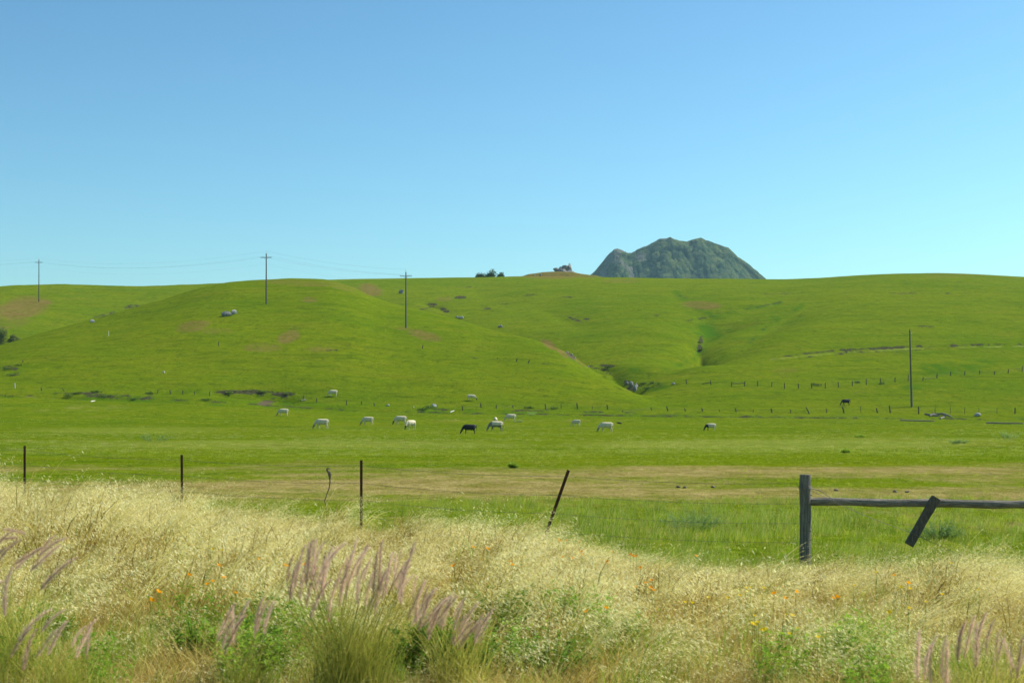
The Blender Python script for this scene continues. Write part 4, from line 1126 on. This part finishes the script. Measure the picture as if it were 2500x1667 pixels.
# the line runs on beyond both ends
class _E: pass
def ghost(px, py, Y): return (None, pt(px, py, Y) - Vector((0, 0, 13)), 13.0)
g0 = ghost(-420, 640, 520); g4 = ghost(1420, 760, 330)
names = {'l': 'left arm', 'r': 'right arm', 't': 'topmost', 'p': 'lowest'}
spans = [(g0, u1, 'from the farthest pole out past the left edge', 1.5), (u1, u2, 'between the farthest and middle poles', 2.6), (u2, u3, 'between the middle and nearest poles', .8)]
for a_, b_, wh, sag in spans:
    for k in 'lrtp':
        A, B = apt(a_, k), apt(b_, k); mb = MB()
        mb.tube([A.lerp(B, i / 24) - A - Vector((0, 0, sag * 4 * (i / 24) * (1 - i / 24))) for i in range(25)], .009 if k != 'p' else .006, 4)
        o = mb.build('overhead_wire', M['cable']); o.location = A
        tag(o, '%s overhead wire %s' % (names[k], wh), 'wire', 'overhead wires of the power line')

# ------------------------------------------------------------------ far fences
def far_post(parent, px, ptop, pbase, w=.14, toppx=None, mat=None, name='fence_post'):
    b = hit(px, pbase); Ht = (pbase - ptop) / F * b.y; dx = ((toppx or px) - px) / F * b.y
    off = parent.location if parent is not None else Vector((0, 0, 0))
    mb = MB(); dy = random.uniform(-.1, .1)
    mb.tube([(dx * t, dy * t, Ht * t - (.25 if t == 0 else 0)) for t in (0, .5, 1)], [w / 2, w / 2 * .95, w / 2 * .85], 7, jit=.08)
    if parent is None:
        return mb, b, Ht
    o = mb.build(name, mat or M['farpost'], parent); o.location = b - off
    return b, Ht, dx
low = [(102, 946, 954, 100, .2), (158, 949, 955, 152, .16), (384, 951, 960, 386, .16), (416, 952, 962, 415, .2), (447, 953, 962, 446, .2), (475, 955, 963, 475, .14), (512, 956, 966, 512, .2), (560, 958, 967, 560, .12),
       (741, 965, 975, 741, .22), (773, 971, 982, 773, .16), (846, 977, 989, 846, .18), (883, 979, 988, 882, .2), (914, 983, 991, 913, .2),
       (1129, 992, 1002, 1130, .2), (1175, 984, 995, 1173, .24), (1211, 988, 998, 1212, .18), (1254, 989, 996, 1250, .2), (1333, 986, 999, 1331, .24), (1370, 985, 998, 1370, .12), (1410, 984, 998, 1408.5, .26),
       (1445, 992, 1000, 1447, .12), (1484, 988, 999, 1482, .24), (1522, 1002, 1006, 1519, .18), (1592, 994, 1001, 1588, .18), (1631, 992, 1003, 1627.5, .22), (1674, 996, 1004, 1671, .16), (1716, 996, 1004, 1713, .22),
       (1758, 999, 1005, 1755, .12), (1798, 996, 1005, 1795, .22), (1838, 1000, 1008, 1840, .12), (1885, 997, 1007, 1882.5, .24), (1931, 999, 1008, 1929, .16), (1977, 994, 1010, 1967.5, .22), (2019, 997, 1008, 2017, .16),
       (2061, 993, 1008, 2057, .26), (2102, 992, 1007, 2101, .10), (2143, 996, 1008, 2139, .24), (2174, 990, 1008, 2171, .24), (2243, 993, 1010, 2242.5, .24), (2283, 993, 1009, 2283, .08), (2320, 993, 1010, 2320, .09), (2355, 995, 1011, 2355, .08),
       (2390, 995, 1012, 2390, .08), (2434, 994, 1010, 2434, .08), (2478, 995, 1010, 2478, .22)]
lf = empty('post_fence', tuple(hit(1410, 998)), 'long lower fence of crooked old posts along the foot of the hills', 'fence')
ends = []
for (px, a, b, tx, w) in low:
    bb, Ht, dx = far_post(lf, px, a, b, w, tx); ends.append((bb, Ht, dx))
def far_wire(fr, parent, ends, rel):
    mb = MB(); P_ = [b + Vector((dx * rel, -.1, Ht * rel)) - parent.location for b, Ht, dx in ends]
    out = []
    for i in range(len(P_) - 1):
        for k in range(4):
            t = k / 4; q = P_[i].lerp(P_[i + 1], t); q.z -= .3 * t * (1 - t); out.append(q)
    out.append(P_[-1]); mb.tube(out, .006, 3); mb.build('fence_wire', M['wire'], parent)
for rel in (.45, .85): far_wire(None, lf, ends[13:], rel); 
for rel in (.85,): far_wire(None, lf, ends[:13], rel)
upx = [(1676, 926, 937, 1675), (1736, 928, 939, 1734), (1785, 932, 944, 1787), (1817, 930, 943, 1819), (1850, 930, 943, 1850), (1884, 932, 944, 1885), (1915, 935, 949, 1915), (1949, 936, 948, 1949), (1982, 935, 948, 1981), (2015, 934, 948, 2015),
       (2047, 932, 945, 2046), (2081, 930, 942, 2081), (2115, 925, 939, 2115), (2150, 923, 937, 2149), (2185, 921, 933, 2185.5), (2217, 915, 930, 2218), (2253, 920, 929, 2254), (2287, 913, 923, 2288), (2321, 907, 917, 2321), (2355, 906, 916, 2356), (2392, 904, 914, 2392), (2427, 906, 915, 2429),
       (2461, 901, 911, 2462), (2495, 894, 908, 2496), (2530, 893, 905, 2530)]
uf = empty('post_fence', tuple(hit(2015, 948)), 'upper fence of short dark posts climbing the right hillside', 'fence')
ends = [far_post(uf, px, a, b, .2, tx)[:3] for (px, a, b, tx) in upx]
for rel in (.5, .9): far_wire(None, uf, ends, rel)
mb = MB(); a, b = ends[2], ends[3]
mb.tube([a[0] + Vector((0, 0, a[1] * .6)) - uf.location, b[0] + Vector((0, 0, b[1] * .6)) - uf.location], .07, 6); 
mb.build('rail', M['farpost'], uf)
mb = MB(); mb.tube([hit(1714, 938) - uf.location + Vector((0, 0, .1)), ends[1][0] + Vector((0, 0, ends[1][1] * .5)) - uf.location], .07, 6); mb.build('brace', M['farpost'], uf)
for (px, a, b, tx, w, m, lb) in ((534, 834, 844, 534, .2, 'farpost', 'lone dark stake on the slope below the two boulders'), (265, 808, 820, 265, .16, 'whitewood', 'lone white stake on the left shoulder of the hill'),
                              (56, 879, 885, 56, .18, 'farpost', 'lone small stake above the dark rushes at the left'), (37, 935, 948, 36, .16, 'whitewood', 'white leaning stake at the hill foot near the left edge'),
                              (1031, 842, 851, 1033, .2, 'farpost', 'lone dark stake below the brown patch of the nearest utility pole'), (1260, 875, 883, 1263, .2, 'farpost', 'left one of two leaning stakes low on the right slope'),
                              (1289, 878, 887, 1293, .2, 'farpost', 'right one of two leaning stakes low on the right slope'), (1215, 873, 876, 1215, .2, 'farpost', 'short stump left of the two leaning stakes')):
    mb_, bb, Ht = far_post(None, px, a, b, w, tx)
    o = mb_.build('stake', M[m]); o.location = bb; tag(o, lb, 'stake', 'stakes left on the hillside')

# ------------------------------------------------------------------ rocks, sticks, logs
def rock(name, label, px, py, w, ht, mat, seed, group=None, cat='rock', Y=None):
    p = hit(px, py) if Y is None else Vector(((px - 1250) / F * Y, Y, gz((px - 1250) / F * Y, Y)))
    bm = bmesh.new(); bmesh.ops.create_icosphere(bm, subdivisions=4, radius=1.0)
    rs = random.Random(seed); planes = [(Vector((rs.gauss(0, 1), rs.gauss(0, 1), rs.gauss(.2, 1))).normalized(), rs.uniform(.55, .85)) for _ in range(12)]
    co = np.array([v.co[:] for v in bm.verts]); nn = fbm(co[:, 0] * 2.1 + seed, co[:, 1] * 2.1 + co[:, 2] * 1.7, seed, 3)
    for i, v in enumerate(bm.verts):
        q = v.co * (1 + .16 * nn[i])
        for nrm, dd in planes:
            e = q.dot(nrm) - dd
            if e > 0: q = q - nrm * e * .9
        v.co = Vector((q.x * w / 2, q.y * w * .42, q.z * ht * .62 + ht * .35))
    me = bpy.data.meshes.new(name); bm.to_mesh(me); bm.free(); me.materials.append(mat)
    o = bpy.data.objects.new(name, me); C.objects.link(o); o.location = p; o.rotation_euler = (0, 0, rs.uniform(-.5, .5))
    return tag(o, label, cat, group)
def mpx(px, py, n): return n / F * hit(px, py).y
rk = 'rocks lying on the hills'
rock('boulder', 'larger dark boulder of the pair on the left hilltop', 554, 771, mpx(554, 771, 26), mpx(554, 771, 12), M['rock'], 1, rk, 'boulder')
rock('boulder', 'smaller pale topped boulder of the pair on the left hilltop', 572, 766, mpx(572, 766, 17), mpx(572, 766, 10), M['palerock'], 2, rk, 'boulder')
rock('rock', 'small grey rock just left of the nearest utility pole', 980, 716, 2.0, 1.6, M['rock'], 3, rk)
rock('rock', 'pale flat rock at the crest right of the nearest pole, larger one', 1124, 778, 2.4, 1.0, M['palerock'], 4, rk)
rock('rock', 'pale flat rock at the crest right of the nearest pole, smaller one', 1116, 775, 1.2, .7, M['palerock'], 5, rk)
rock('rock', 'small grey rock higher on the slope beyond the crest', 1222, 799, 1.8, .9, M['rock'], 6, rk)
for i, (a, b, w_, h_) in enumerate(((1541, 944, 14, 14), (1550, 954, 13, 16), (1553, 946, 10, 12), (1530, 937, 12, 8))):
    rock('boulder', ['upper grey boulder at the mouth of the creek gully', 'lowest grey boulder at the mouth of the creek gully', 'right grey boulder beside the dark rushes of the gully', 'left small boulder at the top of the gully pile'][i],
         a, b, mpx(a, b, w_), mpx(a, b, h_), M['rock'], 10 + i, 'boulders in the creek gully', 'boulder')
for i, (a, b, w_, h_, lb) in enumerate(((1385, 861, 8, 4, 'highest rubble stone beside the bare strip'), (1395, 868, 9, 5, 'second rubble stone beside the bare strip'), (1403, 873, 7, 4, 'third rubble stone beside the bare strip'), (1436, 896, 7, 4, 'lowest rubble stone below the bare strip'))):
    rock('rock', lb, a, b, mpx(a, b, w_), mpx(a, b, h_), M['rock'], 20 + i, rk)
# outcrop on the skyline
ox = [(1366, 658, 16, 14), (1380, 652, 15, 20), (1391, 651, 12, 22), (1376, 664, 18, 14), (1390, 665, 20, 14), (1403, 671, 12, 8), (1409, 674, 8, 4), (1358, 656, 12, 7), (1371, 654, 11, 14)]
for i, (a, b, w_, h_) in enumerate(ox):
    Y = 728 if b < 662 else 722
    rock('outcrop_rock', ['left block of the skyline outcrop', 'tall middle block of the skyline outcrop', 'tall right block of the skyline outcrop', 'low front block of the skyline outcrop on its left', 'low front block of the skyline outcrop on its right', 'small block right of the skyline outcrop',
          'smallest block far right of the skyline outcrop', 'flat slab at the left end of the skyline outcrop', 'rounded block between left and tall blocks of the outcrop'][i],
         a, b, w_ * 1.3 / F * Y, h_ * 1.3 / F * Y, M['rock'], 30 + i, 'rocks of the skyline outcrop', 'rock', Y)
for o in [o for o in bpy.data.objects if o.name.startswith('outcrop_rock')]:
    i = [k for k in range(9)][int(o.name.split('.')[1]) if '.' in o.name else 0]
    a, b, w_, h_ = ox[i]; Y = o.location.y; o.location.z = EYE - (b + h_ * .78 - HZ) / F * Y
for i, (a, b, w_, h_, lb) in enumerate(((1320, 671, 7, 4, 'small stone on the brown skyline knoll'), (1305, 668, 6, 3, 'tiny stone left on the brown skyline knoll'))):
    rock('rock', lb, a, b, w_ / F * 715, h_ / F * 715, M['rock'], 50 + i, rk, 'rock', 715)
# pale stones and sticks near the lower fence
def stick_(label, p0, p1, r, mat, group, bend=0.0, name='fallen_stick', cat='stick'):
    a, b = hit(*p0), hit(*p1); mb = MB()
    b = Vector((b.x, a.y + max(-3, min(3, b.y - a.y)), 0)); b.z = gz(b.x, b.y); pts = []
    for i in range(6):
        t = i / 5; q = a.lerp(b, t); q.z = max(gz(q.x, q.y), q.z) + r * .8 + bend * math.sin(t * math.pi); pts.append(q - a)
    mb.tube(pts, [r, r * .95, r * .9, r * .85, r * .8, r * .6], 7, jit=.12); o = mb.build(name, mat); o.location = a
    return tag(o, label, cat, group)
gs = 'bleached sticks near the lower fence'
stick_('white stick leaning against the fence line, between the walking cows', (1010, 995), (1014, 991), .10, M['whitewood'], gs)
stick_('white stick on the grass above the black cow', (1099, 1007), (1109, 1003), .10, M['whitewood'], gs)
stick_('white stick below the eroded bank, near the highest left cow', (736, 978), (747, 977), .12, M['whitewood'], gs)
stick_('white stick on the grass near the left edge of the meadow', (222, 981), (232, 979), .10, M['whitewood'], gs)
stick_('long dark pole lying on the grass below the bare pole', (2198, 1027), (2296, 1031), .12, M['log'], None, 0, 'fallen_pole', 'pole')
stick_('long dark pole lying on the grass at the right edge', (2408, 1034), (2530, 1038), .14, M['log'], None, 0, 'fallen_pole', 'pole')
rock('stone', 'white stone at the hedge clump between fence posts', 1060, 993, 1.2, .7, M['palerock'], 60, 'pale stones by the lower fence', 'stone')
rock('stone', 'small white stone left of the hedge clump by the fence', 947, 991, .8, .4, M['palerock'], 61, 'pale stones by the lower fence', 'stone')
rock('stone', 'tiny white stone on the slope above the lower fence', 400, 910, .6, .4, M['palerock'], 62, 'pale stones by the lower fence', 'stone')
rock('stone', 'white stone right of the creek gully on the slope', 1644, 938, .8, .5, M['palerock'], 63, 'pale stones by the lower fence', 'stone')
rock('stone', 'white stone on the back slope beside the left hill crest', 226, 787, 1.4, .8, M['palerock'], 64, 'pale stones by the lower fence', 'stone')
rock('stone', 'pale stone on the grass right of the dead wood pile', 2386, 1015, 1.4, .6, M['palerock'], 65, 'pale stones by the lower fence', 'stone')
for i, (p0, p1, r) in enumerate((((2258, 1012), (2292, 1017), .15), ((2275, 1011), (2310, 1016), .12), ((2290, 1013), (2322, 1020), .17), ((2296, 1023), (2306, 1019), .16), ((2270, 1017), (2285, 1014), .16), ((2305, 1017), (2325, 1021), .14))):
    stick_(['leftmost log of the dead wood pile', 'topmost log across the dead wood pile', 'thickest log at the right of the dead wood pile', 'short log end below the dead wood pile', 'thin log under the left of the dead wood pile', 'rightmost log of the dead wood pile'][i],
           p0, p1, r, M['log'], 'logs of the dead wood pile by the lower fence', .15 * (i % 3), 'dead_log', 'log')
for i, (a, b) in enumerate(((1655, 1190), (1672, 1191), (1741, 1190), (2042, 1198), (2185, 1201), (2215, 1202))):
    rock('clod', 'dark clod on the brown strip, ' + ['leftmost of the row', 'second of the row', 'third, left of the wooden post', 'fourth, right of the wooden post', 'fifth, above the middle of the rail', 'last, left of the hanging plank'][i], a, b, .16, .08, M['bark'], 70 + i, 'clods on the brown strip', 'clod')

# ------------------------------------------------------------------ trees and shrubs
def shrub(name, label, cat, loc, W, Hh, n, leaf, mat, group=None, trunk=True, lobes=7, seed=1):
    rs = random.Random(seed); root = empty(name, tuple(loc), label, cat, group)
    L_ = []
    for k in range(lobes):
        a = rs.uniform(0, 6.28); r = rs.uniform(0, .32) * W
        L_.append((Vector((r * math.cos(a), r * math.sin(a) * .7, Hh * rs.uniform(.3, .68))), W * rs.uniform(.16, .30), Hh * rs.uniform(.18, .34)))
    V_ = []; n4 = 0
    for k in range(n):
        c, rw, rh = L_[k % lobes]
        v = Vector((rs.gauss(0, 1), rs.gauss(0, 1), rs.gauss(0, 1))).normalized() * (rs.random() ** .35)
        q = c + Vector((v.x * rw, v.y * rw, v.z * rh))
        if q.z < .05: q.z = abs(q.z) + .05
        d = Vector((rs.gauss(0, 1), rs.gauss(0, 1), rs.gauss(0, .6))).normalized(); s = d.cross(Vector((rs.gauss(0, 1), rs.gauss(0, 1), rs.gauss(0, 1)))).normalized()
        l = leaf * rs.uniform(.5, 1.3); V_ += [q, q + d * l * .5 + s * l * .3, q + d * l, q + d * l * .5 - s * l * .3]
    Fq = np.arange(len(V_)).reshape(-1, 4); mesh_np('crown', np.array([v[:] for v in V_]), Fq, mat, root)
    mb = MB()
    for c, rw, rh in L_:
        mb.tube([(c.x * .1, c.y * .1, -.2), (c.x * .5, c.y * .5, c.z * .5), tuple(c)], [Hh * .035, Hh * .025, Hh * .008], 6)
    mb.build('trunk', M['bark'], root)
    return root
def at_px(px, Y): return Vector(((px - 1250) / F * Y, Y, gz((px - 1250) / F * Y, Y)))
for i, (px, Y, w_, h_, lb) in enumerate(((1199, 705, 36, 24, 'tallest rounded dark bush on the skyline left of the outcrop'), (1173, 704, 34, 13, 'low dark bush at the left end of the skyline bushes'), (1220, 704, 26, 14, 'low dark bush at the right end of the skyline bushes'))):
    p = at_px(px, Y); ytop = {0: 656, 1: 666, 2: 665}[i]; top = EYE - (ytop - HZ) / F * Y
    shrub('bush', lb, 'bush', p, w_ * 1.4 / F * Y, max(3.0, (top - p.z) * 1.15), 2200, .55, M['shrub'], 'bushes on the skyline', seed=200 + i)
lp = hit(8, 812, ymin=372.0); 
for i, (px, py, w_, h_, lb) in enumerate(((0, 838, 60, 46, 'olive green willow bush in the hollow at the left edge'), (34, 838, 40, 22, 'low olive willow shoots right of the willow bush'))):
    Y = 372; p = at_px(px, Y); top = EYE - (py - h_ - HZ) / F * Y
    shrub('willow', lb, 'bush', p, w_ / F * Y, max(2.5, top - p.z), 3600, .34, M['willow'], 'willows in the hollow', seed=300 + i, lobes=9)
gl = 'rush clumps along the hill foot'
rush = [(20, 903, 5.5, .8, 'left'), (45, 893, 4.5, .6, ''), (30, 916, 4, .6, ''), (185, 962, 5, .7, ''), (235, 958, 4, .6, ''), (262, 968, 5, .7, ''), (365, 962, 3, .8, ''), (328, 975, 4.5, .6, ''), (505, 978, 4, .8, ''), (170, 968, 4, .5, ''),
        (1570, 938, 3.6, .9, ''), (1590, 936, 4.2, .9, ''), (1608, 938, 3.6, .7, ''), (1580, 950, 3.8, .8, ''), (1995, 941, 5.5, .8, ''), (2096, 934, 3, .6, ''), (2155, 938, 3, .9, ''), (1048, 996, 5, .8, ''), (1030, 1001, 5, .6, ''), (1290, 997, 4, .6, ''), (1350, 998, 4, .6, ''),
        (1485, 897, 3.5, .6, ''), (1708, 838, 2, .8, ''), (1710, 856, 2, .8, ''), (560, 960, 3, .6, ''), (640, 958, 3.5, .6, ''), (700, 964, 3, .6, '')]
def rush_where(px, py):
    if px < 100: return 'on the low slope at the left edge'
    if px < 520: return 'in the ditch line left of the eroded bank'
    if px < 720: return 'on top of the eroded bank'
    if px < 1100: return 'beside the white stone by the lower fence'
    if px < 1400: return 'on the fence line behind the cows'
    if px < 1500: return 'at the head of the creek gully'
    if px < 1620: return 'right of the grey gully boulders'
    if px < 1720: return 'in the steep gully of the back hill'
    return 'by the posts of the upper fence'
rush.sort()
for i, (px, py, w_, h_, _) in enumerate(rush):
    p = hit(px, py); wh = rush_where(px, py); same = [q for q in rush if rush_where(q[0], q[1]) == wh]
    shrub('rush_clump', ordinal(same.index(rush[i]), len(same)) + ' dark low rush clump ' + wh, 'rushes', p, w_ * .7, h_ * .6, 200, .24, M['rush'], 'rush clumps ' + wh, seed=400 + i, lobes=5)

# ------------------------------------------------------------------ cattle
def remeshed(mb, name, vox=.022, smooth=6):
    o = mb.build(name, M['cowwhite'], smooth=True)
    rm = o.modifiers.new('remesh', 'REMESH'); rm.mode = 'VOXEL'; rm.voxel_size = vox; rm.use_smooth_shade = True
    sm = o.modifiers.new('smooth', 'SMOOTH'); sm.factor = .5; sm.iterations = smooth
    dg = bpy.context.evaluated_depsgraph_get(); dg.update()
    out = bpy.data.meshes.new_from_object(o.evaluated_get(dg)); bpy.data.objects.remove(o); out.name = name
    return out
def loft(mb, secs, n=18):
    """secs: (x, y, z, half height across the path, half width)"""
    P_ = [Vector(q[:3]) for q in secs]; V_ = []; F_ = []
    for i, q in enumerate(secs):
        d = (P_[min(i + 1, len(P_) - 1)] - P_[max(i - 1, 0)]).normalized(); side = Vector((0, 1, 0)); up = side.cross(d).normalized() * -1
        for k in range(n):
            t = 2 * math.pi * k / n; V_.append(P_[i] + up * math.sin(t) * q[3] + side * math.cos(t) * q[4])
    for i in range(len(secs) - 1):
        for k in range(n): F_.append((i * n + k, i * n + (k + 1) % n, (i + 1) * n + (k + 1) % n, (i + 1) * n + k))
    F_.append(tuple(range(n - 1, -1, -1))); F_.append(tuple((len(secs) - 1) * n + k for k in range(n)))
    mb.add(V_, F_)
def cow_mesh(name, pose='graze', step=0.0, seed=0):
    mb = MB()
    loft(mb, [(-.90, 0, 1.14, .10, .10), (-.84, 0, 1.12, .23, .19), (-.70, 0, 1.07, .31, .26), (-.45, 0, 1.04, .345, .30), (-.15, 0, 1.00, .39, .335), (.15, 0, .98, .405, .33),
              (.42, 0, .99, .40, .28), (.60, 0, 1.02, .36, .22), (.72, 0, 1.03, .28, .16)])
    loft(mb, [(.55, 0, 1.06, .30, .16), (.74, 0, .98, .24, .14), (.90, 0, .82, .185, .115), (1.00, 0, .66, .145, .10)])
    loft(mb, [(1.00, 0, .72, .10, .09), (1.04, 0, .60, .145, .115), (1.10, 0, .46, .135, .115), (1.16, 0, .32, .10, .08), (1.22, 0, .18, .082, .075), (1.245, 0, .07, .072, .07)])
    mb.tube([(-.88, 0, 1.30), (-.97, 0, 1.22), (-.99, 0, .95), (-.98, .02, .70), (-.98, .03, .50)], [.05, .035, .026, .035, .02], 8)
    for s in (-1, 1):
        st = step * s
        mb.tube([(.48, s * .15, .95), (.50, s * .155, .72), (.47 + st * .4, s * .15, .55), (.50 + st * .7, s * .15, .38), (.48 + st * .95, s * .15, .14), (.51 + st, s * .15, 0)], [.16, .125, .075, .062, .042, .062], 12)
        mb.tube([(-.62, s * .13, .98), (-.60, s * .155, .74), (-.58 - st * .3, s * .165, .60), (-.73 - st * .7, s * .16, .43), (-.72 - st * .95, s * .15, .16), (-.68 - st, s * .15, 0)], [.22, .175, .12, .062, .046, .062], 12)
        mb.tube([(1.02, s * .08, .62), (1.01, s * .17, .61), (1.00, s * .25, .585)], [.035, .045, .015], 8)
    mb.tube([(-.30, 0, .72), (-.34, 0, .60), (-.36, 0, .55)], [.15, .12, .06], 12)
    return remeshed(mb, name)
def lying_mesh(name):
    v = []; e = []; r = []
    def add(p, rr, par=None):
        v.append(p); r.append(rr if isinstance(rr, tuple) else (rr, rr))
        if par is not None: e.append((par, len(v) - 1))
        return len(v) - 1
    a = add((-.35, 0, .30), (.24, .24)); b = add((.1, 0, .32), (.25, .26), a); c = add((.40, 0, .34), (.19, .24), b); d = add((.58, .02, .42), (.11, .13), c)
    hb = add((.70, .05, .46), .10, d); add((.84, .08, .36), .065, hb)
    for s in (-1, 1):
        q = add((.45, s * .22, .14), .07, c); q = add((.62, s * .24, .06), .045, q); add((.42, s * .25, .04), .04, q)
        q = add((-.40, s * .24, .16), .12, a); q = add((-.15, s * .30, .07), .05, q); add((-.35, s * .32, .04), .04, q)
        add((.68, .05 + s * .16, .50), (.02, .04), hb)
    me = bpy.data.meshes.new(name); me.from_pydata(v, e, []); me.update(); o = bpy.data.objects.new(name, me); C.objects.link(o)
    o.modifiers.new('skin', 'SKIN').use_smooth_shade = True
    for i, sv in enumerate(me.skin_vertices[0].data): sv.radius = r[i]; sv.use_root = (i == 0)
    sb = o.modifiers.new('sub', 'SUBSURF'); sb.levels = 2; sb.render_levels = 2
    dg = bpy.context.evaluated_depsgraph_get(); dg.update(); out = bpy.data.meshes.new_from_object(o.evaluated_get(dg)); bpy.data.objects.remove(o)
    return out
def paint(me, mats, fn):
    me = me.copy(); me.materials.clear()
    for m in mats: me.materials.append(m)
    for p in me.polygons: p.material_index = fn(p.center)
    return me
BASE = [cow_mesh('cow_body', 'graze', .0), cow_mesh('cow_body', 'graze', .13), cow_mesh('cow_body', 'graze', -.10)]
W = M['cowwhite']; Gy = M['cowgrey']; Dk = M['cowdark']; Bk = M['cowblack']
def face(c): return 1 if c.x > .99 and c.z < .62 else 0  # darker face: part coat, part head shade put into the colour
def fore(c): return 1 if c.x > .42 + .25 * (c.z - .9) and c.z < 1.18 else 0
# px centre, feet row, height in px, yaw (0 = head to the right), pose, colouring, label
herd = [
 (692, 1015, 18.6, 180, 0, 'g', 'pale cow grazing below the eroded bank, leftmost of the herd'),
 (786, 1046, 25, 178, 1, 'g', 'large pale cow walking and grazing, second from the left on the meadow'),
 (898, 1037, 21, 172, 2, 'g', 'pale cow grazing with spread legs, alone left of the overlapping pair'),
 (978, 1036, 22, 176, 1, 'd', 'pale cow with dark head, rear one of the overlapping pair'),
 (1003, 1048, 24, 232, 0, 'd', 'pale cow turned toward the road, front one of the overlapping pair'),
 (1146, 1059, 25, 185, 0, 'b', 'solid black cow grazing in front of the herd'),
 (1211, 1052, 25.5, 182, 1, 'f', 'greyish cow grazing beside the black cow'),
 (1209.5, 1037, 20, 88, 0, 'w', 'white cow seen from behind, hidden behind the greyish cow'),
 (1247, 1028, 18.5, 180, 0, 'w', 'pale cow grazing behind and right of the greyish cow'),
 (1407, 1040, 16.8, 150, 0, 'w', 'small white calf grazing alone in the middle of the meadow'),
 (1480, 1054, 25, 180, 1, 'g', 'large cream cow grazing left of the lying black calf'),
 (1735, 1051, 19, 178, 0, 'd2', 'white calf with black head and shoulders, rightmost on the meadow'),
 (813, 967, 16, 184, 0, 'w', 'white cow on the slope above the left end of the fence'),
 (1151, 977, 15, 0, 0, 'd', 'white cow facing right on the slope above the herd'),
 (2065, 989, 15.5, 183, 2, 'b', 'black cow grazing on the slope between the right fences')]
for (px, py, hp, yaw, pz, colr, lb) in herd:
    p = hit(px, py); s_ = hp / F * p.y / 1.40
    bm_ = BASE[pz]
    me = {'w': lambda: paint(bm_, [W], lambda c: 0), 'g': lambda: paint(bm_, [W, Gy], face), 'd': lambda: paint(bm_, [W, Dk], face),
          'd2': lambda: paint(bm_, [W, Bk], fore), 'b': lambda: paint(bm_, [Bk], lambda c: 0), 'f': lambda: paint(bm_, [W, Gy], lambda c: 1 if c.x > .55 or c.z < .85 else 0)}[colr]()  # f: grey front and lower body below a white back
    o = bpy.data.objects.new('cow', me); C.objects.link(o); o.location = p - Vector((0, 0, .05)); o.rotation_euler = (0, 0, math.radians(yaw)); o.scale = (s_, s_, s_)
    tag(o, lb, 'cow', 'cattle grazing on the pasture')
p = hit(1514, 1034); o = bpy.data.objects.new('calf', paint(lying_mesh('calf_body'), [Bk], lambda c: 0)); C.objects.link(o)
o.location = p - Vector((0, 0, .05)); o.rotation_euler = (0, 0, math.radians(175)); o.scale = (.62, .62, .62)
o.scale = tuple([15 / F * p.y / 1.35] * 3); o.scale.z *= .8
tag(o, 'black calf lying down on the meadow right of the cream cow', 'calf', None)
print('objects', len(bpy.data.objects))
